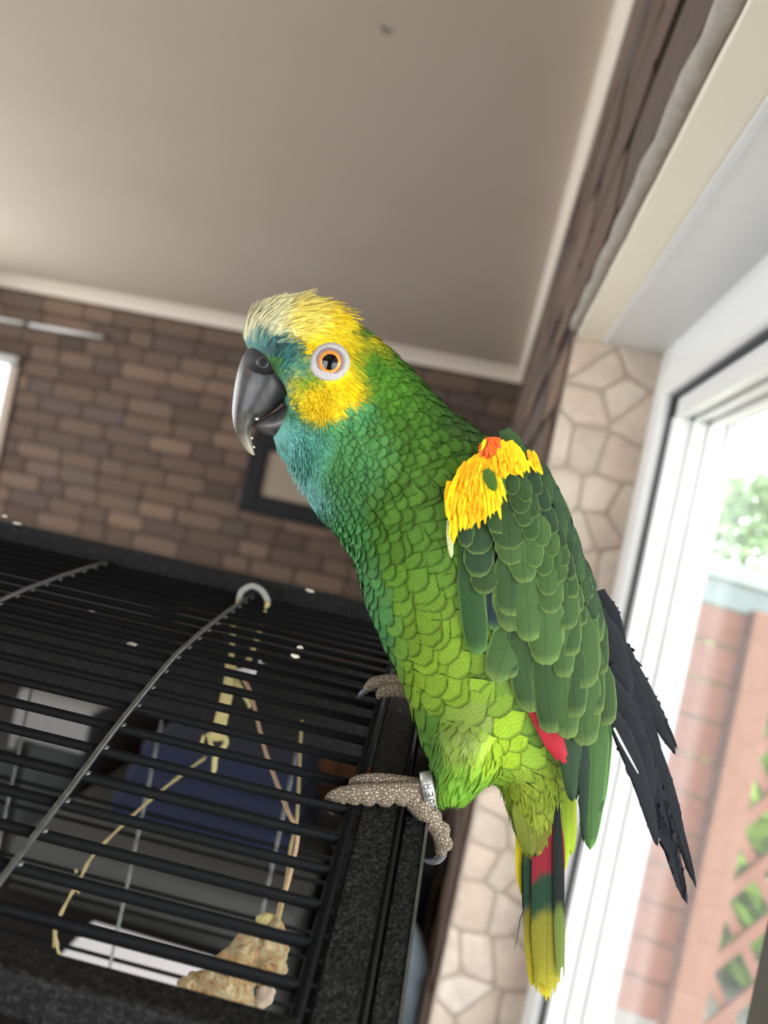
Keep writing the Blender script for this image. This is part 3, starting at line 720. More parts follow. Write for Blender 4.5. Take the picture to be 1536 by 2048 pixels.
# plumage colour map: soft patches laid over a green ground
PATCH = [  # cx, cy, rx, ry, rotation(deg), colour, edge softness
 (700, 900, 260, 300, 0, (70, 112, 42), .5), (820, 880, 130, 160, 30, (66, 108, 34), .4), (965, 872, 95, 60, 30, (56, 84, 38), .45),
 (740, 1010, 120, 70, 15, (72, 110, 38), .5), (800, 1160, 110, 120, 0, (80, 126, 42), .5), (880, 1080, 120, 160, 0, (76, 114, 36), .5),
 (820, 1260, 120, 120, 10, (94, 132, 40), .5), (900, 1320, 120, 110, 0, (108, 140, 38), .5), (930, 1430, 130, 110, 0, (122, 152, 42), .5),
 (985, 1500, 70, 50, 0, (142, 172, 34), .6), (925, 1480, 40, 45, 0, (128, 148, 70), .6), (890, 1590, 70, 40, 0, (108, 156, 44), .5), (860, 1500, 30, 80, -8, (82, 124, 48), .6),
 (746, 1230, 30, 170, -14, (74, 132, 74), .6), (690, 1075, 40, 50, -30, (82, 150, 82), .6),
 (1060, 1630, 60, 90, -10, (122, 134, 38), .5), (1100, 1560, 40, 60, 0, (116, 134, 36), .5),
 (1100, 1100, 90, 200, 15, (52, 78, 44), .5), (1080, 1280, 120, 170, 0, (56, 88, 40), .5), (1110, 1440, 60, 80, 0, (70, 104, 40), .5),
 # throat and cheek
 (632, 950, 88, 90, 20, (102, 172, 130), .55), (715, 925, 60, 70, 0, (90, 148, 74), .6), (610, 905, 75, 55, 30, (100, 176, 156), .5), (610, 985, 60, 40, 25, (122, 184, 178), .6), (700, 950, 60, 70, 0, (82, 140, 78), .6),
 (690, 835, 52, 40, 0, (86, 158, 98), .5), (560, 880, 50, 36, 30, (112, 180, 168), .5),
 # yellow face
 (686, 696, 74, 104, -30, (250, 206, 8), .25), (705, 735, 34, 42, 0, (250, 206, 8), .3), (640, 640, 80, 50, 0, (252, 216, 44), .4), (666, 786, 62, 44, -14, (248, 206, 14), .3), (640, 812, 42, 34, 0, (232, 204, 40), .45),
 (612, 775, 28, 52, -10, (196, 192, 62), .5), (620, 770, 24, 26, 0, (138, 176, 52), .6),
 # forehead
 (540, 632, 88, 50, -12, (240, 232, 180), .42), (505, 640, 40, 36, 0, (206, 200, 160), .6), (612, 634, 40, 38, 0, (248, 226, 106), .6),
 (528, 686, 50, 20, 6, (74, 132, 128), .6), (578, 712, 26, 40, -20, (56, 108, 108), .6), (548, 700, 30, 14, 10, (50, 80, 80), .6), (574, 775, 12, 55, -6, (64, 128, 112), .5), (608, 776, 30, 50, -8, (198, 190, 56), .45), (618, 768, 20, 20, 0, (130, 168, 52), .6), (640, 806, 40, 36, 0, (244, 206, 30), .4), (600, 735, 24, 18, 0, (90, 150, 120), .6),
 (760, 760, 40, 90, -30, (78, 130, 38), .6), (722, 655, 16, 24, -20, (64, 110, 40), .5)]
PATCH = [(p[0], p[1], p[2], p[3], math.cos(math.radians(p[4])), math.sin(math.radians(p[4])), np.array(lin(p[5])), p[6]) for p in PATCH]
def plume_col(x, y):
    x = np.asarray(x, float); y = np.asarray(y, float)
    c = np.ones(x.shape+(3,))*np.array(lin((92, 142, 44)))
    for cx, cy, rx, ry, co_, si, col, soft in PATCH:
        dx, dy = x-cx, y-cy; r = np.sqrt(((dx*co_+dy*si)/rx)**2+((-dx*si+dy*co_)/ry)**2)
        w = (1-sstep(1-soft, 1+soft, r))[..., None]
        c = c*(1-w)+col*w
    return c

def feather_mat(name, rough=.62, rim=True, barbs=26):
    t = NT(name)
    col = t.n('ShaderNodeAttribute'); col.attribute_name = 'Col'
    uv = t.n('ShaderNodeAttribute'); uv.attribute_name = 'fuv'
    sp = t.n('ShaderNodeSeparateXYZ'); t.l(uv.outputs['Vector'], sp.inputs[0])
    au = t.math('ABSOLUTE', sp.outputs[0]); ph = t.math('SUBTRACT', sp.outputs[1], t.math('MULTIPLY', au, .30))
    w = t.math('SINE', t.math('MULTIPLY', ph, barbs*6.283)); n = t.noise(900, 3, t.geo(), .6)
    shaft = t.ramp(au, [(.0, 1.0), (.07, 0.0)])
    f = t.math('MULTIPLY_ADD', w, .05); t.t.nodes[-1].inputs[2].default_value = .84
    f = t.math('MULTIPLY', f, t.math('ADD', t.math('MULTIPLY', n, .5), .78))
    c = t.mix(1.0, col.outputs['Color'], f, 'MULTIPLY')
    c = t.mix(t.math('MULTIPLY', shaft, .35 if rim else .08), c, (0.01, .012, .006))
    t.base(c); t.set(Roughness=rough); t.b.inputs['Specular IOR Level'].default_value = .16
    t.b.inputs['Sheen Weight'].default_value = .0
    t.bump(t.math('ADD', w, t.math('MULTIPLY', shaft, 2.0 if rim else .3)), .18, .0003); return t.m
M['feather'] = feather_mat('feather_vane')
M['down'] = feather_mat('contour_feather', .65, rim=False, barbs=9)
def skin_plain():
    t = NT('plumage_base'); col = t.n('ShaderNodeAttribute'); col.attribute_name = 'Col'
    t.base(col.outputs['Color']); t.set(Roughness=.8); return t.m
M['skin'] = skin_plain()

parrot = empty('parrot', tuple(B3(800, 1590, 80)), 'green parrot with yellow and turquoise face perched on the black cage rail', 'parrot')
# one continuous body: loft and thighs fused by a voxel remesh
V, F = [], []
for g in (BG, TG[0][0], TG[1][0]):
    v, f = grid_mesh(g); k = len(V); V += [tuple(q) for q in v]; F += [tuple(i+k for i in q) for q in f]
tm = bpy.data.meshes.new('tmp_body'); tm.from_pydata(V, [], F); to = bpy.data.objects.new('tmp_body', tm); C.objects.link(to)
bmx = bmesh.new(); bmx.from_mesh(tm); bmesh.ops.recalc_face_normals(bmx, faces=bmx.faces[:]); bmx.to_mesh(tm); bmx.free()
md = to.modifiers.new('r', 'REMESH'); md.mode = 'VOXEL'; md.voxel_size = 6.0
dg = bpy.context.evaluated_depsgraph_get(); em = bpy.data.meshes.new_from_object(to.evaluated_get(dg))
vv = np.zeros(len(em.vertices)*3); em.vertices.foreach_get('co', vv); vv = vv.reshape(-1, 3)
fb = [tuple(p.vertices) for p in em.polygons]
bpy.data.objects.remove(to); bpy.data.meshes.remove(tm); bpy.data.meshes.remove(em)
BVH = BVHTree.FromPolygons([tuple(q) for q in vv], fb)
body = mk('body', B3a(vv), fb, M['skin'], parrot, True, col=plume_col(vv[:, 0], vv[:, 1]))
def surf(x, y, default=None, side=1):
    h = BVH.ray_cast(Vector((x, y, 600*side)), Vector((0, 0, -side)))
    return h[0].z if h[0] is not None else default

class Bag:                                          # collects many small feathers into one mesh
    def __init__(s): s.v, s.f, s.c, s.u, s.n = [], [], [], [], 0
    def add(s, v, f, c, u):
        s.v.append(v); s.f.append(np.asarray(f)+s.n); s.c.append(c); s.u.append(u); s.n += len(v)
    def build(s, name, mat, parent):
        v = np.concatenate(s.v); o = mk(name, B3a(v), np.concatenate(s.f), mat, parent, True, np.concatenate(s.c), np.concatenate(s.u)); o['kind'] = 'stuff'; return o
def topo(nl, nw): return [(i*nw+j, i*nw+j+1, (i+1)*nw+j+1, (i+1)*nw+j) for i in range(nl-1) for j in range(nw-1)]
TOPO = {}
def tp(nl, nw):
    if (nl, nw) not in TOPO: TOPO[nl, nw] = topo(nl, nw)
    return TOPO[nl, nw]
def shape(t, p=3.2, r0=.45):                        # half-width along a feather, rounded end
    return (r0+(1-r0)*sstep(0, .35, t))*np.sqrt(np.clip(1-t**p, 0, 1))
_CC = {}
def circs(g):
    if id(g) not in _CC:
        _CC[id(g)] = np.maximum(20, np.linalg.norm(np.diff(np.concatenate([g, g[:, :1]], 1), axis=1), axis=2).sum(1))
    return _CC[id(g)]
def contour(bag, g, glen, s0, t0, L, w, lift, jit, edge, nl=7, nw=7, p=3.4, tint=1.0, colf=plume_col, lean=0.0, rot=0.0):
    tt = np.linspace(0, 1, nl)**.85; uu = np.linspace(-1, 1, nw)
    TT, UU = np.meshgrid(tt, uu, indexing='ij')
    circ = circs(g)[int(min(.999, max(0, s0))*(len(g)-1))]
    hw = (.5+.5*sstep(0, .4, TT))*(1-.30*sstep(.72, 1, TT))*w/2
    fr = (1-np.minimum(.45, .42*w/L)*np.abs(UU)**2.4)*(1-RNG.uniform(0, .07, size=(1, nw))*(TT**6))
    ca_, sa_ = math.cos(rot), math.sin(rot)
    sg = s0+(TT*fr*L*ca_-UU*hw*sa_)/glen; tg = t0+(UU*hw*ca_+TT*fr*L*sa_+lean*TT*L)/circ
    pos = gev(g, sg, tg); nr = gnorm(g, sg, tg)
    c0 = gev(g, np.array([s0]), np.array([t0]))[0]
    off = -2+lift*TT**1.3+1.6*(1-UU**2)+jit*TT
    v = pos+nr*off[..., None]
    tip = gev(g, np.array([min(1, s0+L/glen*.7)]), np.array([t0]))[0]
    col = colf(np.array([tip[0]]), np.array([tip[1]]))[0]*tint
    e = np.maximum(sstep(.90, 1.0, TT), sstep(.92, 1.0, np.abs(UU)*np.ones_like(TT))*.3)[..., None]
    cc_ = col*(1-e)+col*edge*e
    bag.add(v.reshape(-1, 3), tp(nl, nw), cc_.reshape(-1, 3), np.stack([UU, TT], -1).reshape(-1, 2))

def inpoly(x, y, poly):
    n = len(poly); r = False; j = n-1
    for i in range(n):
        xi, yi = poly[i]; xj, yj = poly[j]
        if (yi > y) != (yj > y) and x < (xj-xi)*(y-yi)/(yj-yi)+xi: r = not r
        j = i
    return r
WINGPOLY = [(912, 1000), (918, 960), (955, 895), (1020, 890), (1100, 950), (1170, 1100), (1220, 1300), (1200, 1500), (1150, 1500), (1060, 1420), (1000, 1350), (958, 1320), (932, 1220), (912, 1100)]
EYE = (660, 724)
# scalloped contour feathers over neck, breast and belly
bag = Bag(); s = 0.0
sizes_s = np.array([0, 230, 330, 430, 560, 700, 900, 1100, BL]); 
def at(vals, d): return float(np.interp(d, sizes_s, vals))
d = 200.0; ring = 0
while d < BL-40:
    s0 = d/BL; w = at([10, 22, 34, 56, 78, 88, 92, 70, 38], d); L = at([20, 34, 46, 60, 78, 84, 92, 80, 60], d); ex = at([8, 13, 17, 23, 29, 32, 38, 34, 24], d)
    lift = at([4, 8, 11, 8, 5, 4.5, 4.5, 5, 4], d)
    gi = int(s0*(NS-1)); circ = np.linalg.norm(np.diff(np.concatenate([BG[gi], BG[gi][:1]]), axis=0), axis=1).sum()
    n = max(6, int(circ/(w*.55)))
    for k in range(n):
        t0 = (k+(.5 if ring % 2 else 0)+RNG.uniform(-.22, .22))/n
        q = gev(BG, np.array([s0+.6*L/BL]), np.array([t0]))[0]
        q9 = gev(BG, np.array([s0+L/BL]), np.array([t0]))[0]
        if abs(q[2]) > 20 and (inpoly(q[0], q[1], WINGPOLY) or False): continue
        if q[1] < 830 and q[0] < 735: continue
        if math.hypot(q[0]-EYE[0], q[1]-EYE[1]) < 60: continue
        ds = RNG.uniform(-.3, .3)*ex/BL; al = float(np.interp(d, [200, 350, 500, 700, 900, 1150, 1300], [-.40, -.55, -.50, -.40, -.34, -.25, 0]))*math.sin(2*math.pi*t0)+RNG.uniform(-.08, .08)
        contour(bag, BG, BL, s0+ds, t0, L*RNG.uniform(.88, 1.12), w*RNG.uniform(.85, 1.2), lift*RNG.uniform(.7, 1.35), 0, .34 if d < 1050 else .7, tint=RNG.uniform(.86, 1.14), rot=al)
    d += ex; ring += 1
for g, gl in TG:
    for d in np.arange(18, gl-4, 15):
        s0 = d/gl; n = 12
        for k in range(n):
            t0 = (k+RNG.uniform(0, 1))/n
            contour(bag, g, gl, s0, t0, 46, 20, 7*RNG.uniform(.5, 1.6), 0, .8, p=2.0, tint=RNG.uniform(.85, 1.15), lean=RNG.uniform(-.1, .1))
bag.build('body_plumage', M['down'], parrot)

# fine hair-like feathers of the face and crown, and fluff on thigh and vent
hb = Bag()
def strands(g, gl, s0, t0, L, w, lift, tint, lean, nl=5):
    if len(s0) == 0: return
    A = lambda a: np.asarray(a, float)[:, None, None]
    TT, UU = np.meshgrid(np.linspace(0, 1, nl), np.linspace(-1, 1, 3), indexing='ij'); TT, UU = TT[None], UU[None]
    circ = circs(g)[(np.clip(s0, 0, .999)*(len(g)-1)).astype(int)][:, None, None]
    hw = (.55+.45*sstep(0, .3, TT))*np.sqrt(np.clip(1-TT**1.7, 0, 1))*A(w)/2
    sg = A(s0)+TT*A(L)/gl; tg = A(t0)+(UU*hw+A(lean)*TT*A(L))/circ
    pos = gev(g, sg, tg); nr = gnorm(g, sg, tg)
    v = pos+nr*(-1.5+A(lift)*TT**1.3+1.2*(1-UU**2))[..., None]
    m = pos[:, nl//2, 1]; col = plume_col(m[:, 0]+RNG.normal(0, 5, len(m)), m[:, 1]+RNG.normal(0, 5, len(m)))*np.asarray(tint)[:, None]
    c = np.broadcast_to(col[:, None, None, :], v.shape)
    n = len(s0); k = nl*3; f = (np.array(tp(nl, 3))[None]+(np.arange(n)*k)[:, None, None]).reshape(-1, 4)
    hb.add(v.reshape(-1, 3), f, c.reshape(-1, 3), np.broadcast_to(np.stack([UU, TT], -1), (n, nl, 3, 2)).reshape(-1, 2))
U_ = RNG.uniform
BEAKPOLY = [(470, 716), (500, 704), (528, 702), (542, 716), (548, 760), (554, 800), (548, 860), (515, 860), (450, 920), (450, 704)]
N = 26000; s0 = U_(.008, .41, N); t0 = U_(0, 1, N); q = gev(BG, s0, t0); e2 = gev(BG, s0+26/BL, t0)
ok = ~((s0 > .29) & (U_(0, 1, N) < (s0-.29)/.12))
near = np.abs(q[:, 2]) > 15
ok &= ~(near & (np.hypot((q[:, 0]-EYE[0]+3)/1.03, q[:, 1]-EYE[1]) < 38)) & ~(near & (np.hypot(e2[:, 0]-EYE[0], e2[:, 1]-EYE[1]) < 31))
ok &= ~((q[:, 1] > 900) & (q[:, 0] > 740))
ok &= np.array([not inpoly(a, b, BEAKPOLY) for a, b in q[:, :2]])
s0, t0, q = s0[ok], t0[ok], q[ok]; n = len(s0); crown = (q[:, 1] < 660) & (q[:, 0] < 640); snout = s0 < .07
strands(BG, BL, s0, t0, U_(20, 34, n)*np.where(crown, 1.2, 1)*np.where(snout, .8, 1), U_(5, 8.5, n), U_(2, 8, n)*np.where(crown, 2.1, 1), U_(.74, 1.24, n), U_(-.2, .2, n))
for g, gl in TG:
    n = 900; strands(g, gl, U_(.35, .97, n), U_(0, 1, n), U_(26, 44, n), U_(4, 7, n), U_(3, 12, n), U_(.8, 1.2, n), U_(-.25, .25, n))
n = 900; strands(BG, BL, U_(.80, .93, n), U_(0, 1, n), U_(26, 46, n), U_(5, 9, n), U_(2, 10, n), U_(.85, 1.15, n), U_(-.2, .2, n))
# ruffled crest
n = 110; strands(BG, BL, U_(.055, .12, n), U_(-.09, .09, n), U_(30, 48, n), U_(5, 8, n), U_(8, 30, n), U_(.85, 1.15, n), U_(-.3, .3, n))
# bristly beard under the beak
n = 300; strands(BG, BL, U_(.03, .10, n), .5+U_(-.13, .13, n), U_(26, 46, n), U_(6, 10, n), U_(6, 20, n), U_(.8, 1.2, n), U_(-.2, .2, n))
hb.build('face_plumage', M['down'], parrot)

# ---- big feathers: one object each
def wing_dz(x, y, side=1):
    ax, ay = 985, 930; dx, dy = .235, .972
    al = (x-ax)*dx+(y-ay)*dy; c = (x-ax)*dy-(y-ay)*dx
    z = 150-.0032*(c-20)**2-max(0, al-350)*.11-max(0, al-650)*.05
    b = surf(x, y, None, side)
    b = b*side if b is not None else -99
    return max(z, b+9 if b > 0 else -99)
def feather(name, bx, by, tx, ty, w, col, parent, lay=0.0, tip=6.0, rimc=None, rimw=.16, p=5.0, nl=14, nw=11, fray=0.03, camber=.10, bend=0.0, side=1, zf=None, stops=None, notch=0.0, mat='feather', r0=.5, asym=0.0):
    tt = np.linspace(0, 1, nl)**.9; uu = np.linspace(-1, 1, nw)
    L = math.hypot(tx-bx, ty-by); ux, uy = (tx-bx)/L, (ty-by)/L; nx, ny = -uy, ux
    V, U, K = [], [], []
    rim = np.array(lin(rimc)) if rimc is not None else None
    c0 = np.array(lin(col)) if col is not None else None
    frv = RNG.uniform(0, fray, nw); nz = RNG.uniform(0, 1, (nl, 2))
    for i, t in enumerate(tt):
        hw = float(shape(np.array(t), p, r0) if p < 4.5 else (r0+(1-r0)*sstep(0, .35, t))*(1-.22*sstep(.7, 1, t)))*w/2; tipr = 0 if p < 4.5 else min(.3, .26*w/L)
        cxl = bx+ux*L*t+nx*bend*math.sin(math.pi*t); cyl = by+uy*L*t+ny*bend*math.sin(math.pi*t)
        zc = (zf(cxl, cyl, t) if zf else wing_dz(cxl, cyl, side))
        for j, u in enumerate(uu):
            k = 1.0-(notch*nz[i, 0 if u < 0 else 1] if abs(u) > .9 else 0)
            tq = -frv[j]*L*t**6-L*t*tipr*abs(u)**2.8*sstep(.3, 1, t)
            x = cxl+nx*hw*(u+asym*(1-u*u))*k+ux*tq; y = cyl+ny*hw*(u+asym*(1-u*u))*k+uy*tq
            z = zc+lay+tip*t**2-camber*w*u*u*(.4+.6*t)
            V.append((x, y, z*side)); U.append((u, t))
            c = c0
            if stops is not None:
                ts = [q[0] for q in stops]; c = np.array([np.interp(t-.06*u*u, ts, [lin(q[1])[m] for q in stops]) for m in range(3)])
            if rim is not None:
                e = max(float(sstep(1-rimw, 1.0, np.array(t))), float(sstep(1-rimw*.9, 1.0, np.array(abs(u))))*min(1, t*1.6)); c = c*(1-.75*e)+rim*.75*e
            K.append(c)
    K = np.array(K)*RNG.uniform(.88, 1.12)
    return mk(name, B3a(np.array(V)), tp(nl, nw), M[mat], parent, True, K, np.array(U))

def q2(cx, cy): return 640+cx/2.194, 840+cy/2.194
GREEN = (48, 72, 36); GREENL = (60, 86, 42); DGREEN = (40, 62, 38); RIM = (106, 128, 66)
COV = [  # tip (crop units), width, length, tilt, colour
 (850, 330, 62, 90, .1, GREEN), (905, 360, 64, 100, .15, GREEN), (960, 330, 54, 110, .3, DGREEN), (880, 412, 90, 130, .0, GREEN), (940, 432, 66, 120, .2, GREEN),
 (1000, 400, 54, 130, .35, DGREEN), (930, 530, 76, 130, .1, GREEN), (978, 557, 80, 120, .1, GREENL), (1020, 602, 76, 110, .12, GREENL), (1030, 500, 56, 120, .3, DGREEN), (1068, 566, 50, 120, .3, DGREEN),
 (1074, 645, 60, 120, .2, GREEN), (985, 687, 82, 120, .05, GREENL), (1050, 718, 86, 130, .1, GREENL), (1104, 704, 56, 130, .25, DGREEN), (1112, 784, 66, 140, .2, GREEN), (1000, 772, 92, 120, .0, GREENL),
 (1010, 852, 112, 160, .0, GREENL), (1130, 852, 76, 140, .2, GREEN), (1180, 790, 62, 150, .28, DGREEN), (1085, 922, 112, 190, .05, GREENL), (1150, 905, 66, 150, .2, GREEN), (1214, 982, 82, 200, .12, GREENL), (1206, 884, 60, 150, .25, GREEN),
 (690, 592, 146, 190, -.05, DGREEN), (692, 692, 126, 170, -.05, DGREEN), (722, 767, 120, 150, .0, GREEN), (640, 560, 70, 160, .0, DGREEN), (830, 572, 166, 220, .0, GREEN), (842, 637, 132, 180, .05, GREENL), (900, 717, 122, 200, .1, GREENL), (945, 650, 86, 170, .1, GREENL), (780, 500, 110, 160, -.05, GREEN), (900, 470, 90, 150, .08, GREEN),
 (850, 932, 178, 350, .0, GREENL), (842, 864, 150, 270, .0, GREEN), (922, 974, 134, 290, .06, GREENL), (990, 1078, 154, 310, .0, GREENL), (1072, 1134, 100, 270, .06, GREENL), (1160, 1182, 150, 310, .06, GREENL), (1100, 1040, 100, 240, .05, GREEN), (1235, 1120, 70, 260, .05, GREEN), (1190, 1060, 90, 240, .1, GREEN),
 (768, 1148, 150, 300, -.34, GREENL), (838, 1135, 60, 250, -.12, DGREEN),
 (928, 1284, 146, 360, .10, GREEN), (1020, 1380, 126, 360, .10, GREEN), (1088, 1404, 110, 350, .05, GREENL), (1165, 1436, 126, 360, .0, GREENL), (1262, 1342, 96, 260, .10, GREEN), (1120, 1310, 116, 320, .05, GREEN), (1210, 1300, 90, 320, .05, GREEN)]
LEADW = [(692, 1034, 120, 480, .10, (40, 70, 34)), (765, 930, 80, 400, .0, (26, 40, 48))]
def build_wing(side, full=True):
    wg = bpy.data.objects.new('wing', None); C.objects.link(wg); wg.parent = parrot; wg.location = tuple(B3(1000, 960, 120*side)); wg.empty_display_size = .02
    wg.matrix_parent_inverse = parent_inv(parrot)
    def fe(*a, **k): k['side'] = side; return feather(*a, **k)
    for cx, cy, w, L, tl, col in LEADW:
        tx, ty = q2(cx, cy); L /= 2.194; bx, by = tx-tl*L, ty-L
        fe('covert_feather', bx, by, tx, ty, w/2.194, col, wg, lay=5, tip=2, p=6, rimc=(90, 130, 60), rimw=.1)
    for i, (cx, cy, w, L, tl, col) in enumerate(COV):
        if not full and i % 2: continue
        tx, ty = q2(cx, cy); L = L/2.194*1.12; bx, by = tx-tl*L, ty-L
        fe('covert_feather', bx, by, tx, ty, w/2.194*1.08, col, wg, lay=24*(1-cy/1500), tip=7, rimc=RIM, rimw=.13 if cy > 650 else .08, p=5.5, fray=.02)
    # shoulder patch: orange and yellow
    OR, YE, RD = (252, 176, 10), (250, 206, 20), (236, 96, 34)
    SH = [(906, 1086, 20, 80, -.05, YE), (908, 1016, 32, 66, -.2, OR), (928, 1034, 42, 76, -.12, OR), (936, 1060, 42, 86, -.1, OR), (960, 1052, 42, 86, .0, OR), (982, 1034, 42, 80, .1, YE), (998, 1006, 36, 70, .3, YE), (922, 990, 38, 66, -.25, OR), (946, 1004, 42, 70, -.1, OR),
          (966, 990, 40, 66, .0, YE), (940, 962, 38, 50, -.4, OR), (960, 950, 36, 50, -.3, OR), (986, 946, 36, 52, .0, OR), (1008, 958, 36, 56, .15, OR), (1034, 954, 34, 56, .25, OR), (1050, 950, 22, 56, .3, YE), (976, 920, 34, 44, -.1, RD), (1002, 926, 36, 46, .1, OR), (1030, 928, 32, 46, .3, OR), (985, 908, 36, 34, .0, RD), (964, 914, 24, 30, -.3, RD), (1080, 946, 13, 42, .4, OR), (1072, 940, 12, 40, .4, OR), (898, 1042, 18, 80, .0, OR)]
    for x, y, w, L, tl, col in SH:
        if not full and x % 4: continue
        fe('shoulder_feather', x-tl*L, y-L, x, y, w*1.1, col, wg, lay=34, tip=5, p=3.0, fray=.16, nw=9, nl=9, rimc=YE if col == OR else None, rimw=.25)
    for i in range(130 if full else 0):
        x, y, w, L, tl, col = SH[i % len(SH)]; x += RNG.uniform(-.5, .5)*w; y += RNG.uniform(-16, 8); L = RNG.uniform(30, 48) if y > 965 else RNG.uniform(16, 26)
        fe('shoulder_feather', x-tl*L, y-L, x+RNG.uniform(-5, 5), y, RNG.uniform(6, 10), col if RNG.uniform() < .7 else YE, wg, lay=37+RNG.uniform(0, 4), tip=3, p=1.8, nl=7, nw=5, camber=.03)
    fe('shoulder_feather', 972, 938, 990, 982, 26, (62, 96, 30), wg, lay=42, tip=4, p=3)
    tagp = fe('shoulder_feather', 897, 1040, 903, 1118, 14, (196, 200, 150), wg, lay=8, tip=2, p=3)
    # speculum
    for bx, by, tx, ty, w in ((1040, 1330, 1108, 1490, 44), (1058, 1380, 1132, 1528, 44), (1030, 1320, 1046, 1400, 30)):
        fe('red_feather', bx, by, tx, ty, w, (160, 36, 48), wg, lay=-9, tip=0, p=5, fray=.1)
    # secondaries
    for bx, by, tx, ty, w, col, nt in ((1192, 1380, 1180, 1702, 66, (60, 88, 46), 0), (1168, 1440, 1167, 1686, 30, (34, 52, 40), .5), (1140, 1420, 1146, 1606, 58, (42, 62, 42), .1), (1206, 1400, 1196, 1640, 46, (48, 72, 40), 0)):
        fe('secondary_feather', bx, by, tx, ty, w, col, wg, lay=-14, tip=0, p=2.2, rimc=(96, 140, 70) if nt == 0 else None, rimw=.08, notch=nt, nl=26)
    # dark feathers along the back edge
    for i in range(26):
        f = i/25; x = np.interp(f, [0, .25, .55, 1], [1040, 1110, 1150, 1205]); y = np.interp(f, [0, .25, .55, 1], [935, 1010, 1110, 1270])
        fe('back_feather', x-26-RNG.uniform(0, 10), y-76, x+RNG.uniform(-12, 14), y+RNG.uniform(-8, 14), 36, (40, 62, 38) if i % 3 else (48, 72, 36), wg, lay=14, tip=5, p=3, fray=.2)
    # primaries
    NV = (17, 20, 28)
    PR = [(1196, 1220, 1262, 1400, 62), (1200, 1180, 1250, 1330, 46), (1205, 1250, 1296, 1462, 78), (1212, 1270, 1354, 1512, 56), (1208, 1290, 1322, 1530, 70), (1222, 1330, 1368, 1658, 36), (1206, 1340, 1310, 1600, 66), (1222, 1330, 1392, 1778, 44), (1208, 1340, 1374, 1812, 60), (1206, 1390, 1318, 1700, 52), (1214, 1350, 1350, 1690, 40)]
    for i, (bx, by, tx, ty, w) in enumerate(PR):
        if not full and i % 2: continue
        fe('primary_feather', bx, by, tx, ty, w, NV if i % 3 else (24, 27, 33), wg, lay=-16-i*2, tip=0, p=1.9, notch=.7, nl=48, fray=.05, camber=.05, bend=-12 if i > 4 else -6)
    for bx, by, tx, ty in ((1236, 1290, 1288, 1336), (1228, 1275, 1262, 1318), (1330, 1440, 1356, 1500)):
        fe('primary_feather', bx, by, tx, ty, 7, NV, wg, lay=-14, tip=0, p=2, nl=8, nw=3)
    if full:
        z = lambda x, y: wing_dz(x, y, side)+2
        pts = [B3(x, y, (z(x, y)+6)*side) for x, y in ((1228, 1456), (1240, 1480), (1252, 1502), (1264, 1524), (1276, 1546))]
        tube('white_shaft', pts, [.0006, .0007, .0006, .0005, .0003], plain('white_quill', (226, 226, 220), .5), wg, n=6)
    return wg
build_wing(1); build_wing(-1, False)

# ---- tail
tail = bpy.data.objects.new('tail', None); C.objects.link(tail); tail.parent = parrot; tail.matrix_parent_inverse = parent_inv(parrot); tail.location = tuple(B3(1085, 1600, 20))
def tf(bx, by, tx, ty, w, stops, z, **k):
    return feather('tail_feather', bx, by, tx, ty, w, None, tail, stops=stops, zf=lambda x, y, t: z, tip=0, nl=28, camber=.06, **k)
OLV, REDT, DKG, YG, YL = (104, 112, 30), (124, 24, 38), (26, 56, 38), (150, 150, 34), (206, 196, 30)
tf(1098, 1560, 1094, 1996, 66, [(0, OLV), (.14, OLV), (.17, REDT), (.41, REDT), (.44, DKG), (.58, DKG), (.62, (116, 112, 34)), (.85, (128, 122, 36)), (1, (158, 150, 40))], 30, p=4.6, fray=.09)
tf(1076, 1590, 1078, 1990, 60, [(0, OLV), (.2, (90, 70, 36)), (.3, DKG), (.52, DKG), (.56, (116, 108, 34)), (.8, (150, 140, 32)), (1, (176, 162, 32))], 22, p=4.6, fray=.09)
tf(1066, 1640, 1066, 1930, 48, [(0, OLV), (.3, DKG), (.55, DKG), (.6, (112, 106, 34)), (1, (140, 130, 36))], 16, p=3.0, fray=.05)
tf(1108, 1560, 1108, 1976, 40, [(0, DKG), (.55, DKG), (.62, (104, 116, 48)), (1, (132, 140, 54))], 24, p=4, fray=.1)
tf(1088, 1790, 1092, 2006, 34, [(0, (136, 128, 38)), (1, (182, 168, 36))], 20, p=4.6, fray=.09)
tf(1114, 1600, 1121, 1960, 22, [(0, (18, 26, 24)), (.55, (18, 26, 24)), (.62, (96, 112, 50)), (1, (112, 126, 58))], 36, p=5, fray=.08)
tf(1052, 1590, 1043, 1796, 36, [(0, OLV), (.3, (196, 182, 34)), (1, (214, 190, 26))], 4, p=3, fray=.1)
tf(1060, 1600, 1058, 1780, 30, [(0, OLV), (.4, (170, 166, 44)), (1, (170, 176, 66))], 8, p=3)
tf(1128, 1540, 1142, 1712, 40, [(0, (126, 138, 36)), (.4, (150, 164, 38)), (1, (134, 160, 36))], 20, p=2.6, fray=.1)
tf(1134, 1560, 1130, 1740, 28, [(0, (110, 126, 36)), (.5, (130, 154, 36)), (1, (146, 168, 34))], 24, p=2.6, fray=.1)
tf(1076, 1590, 1072, 1716, 62, [(0, OLV), (1, (96, 92, 30))], 40, p=2.2, fray=.1)
tf(1048, 1570, 1062, 1720, 60, [(0, (112, 124, 36)), (1, (92, 98, 32))], 42, p=2.2, fray=.1)
tube('loose_barb', [B3(1052, 1808, 30), B3(1040, 1840, 30), B3(1034, 1880, 30), B3(1028, 1900, 30)], [.0004, .0003, .0002, .0001], M['gasket'], tail, n=5)

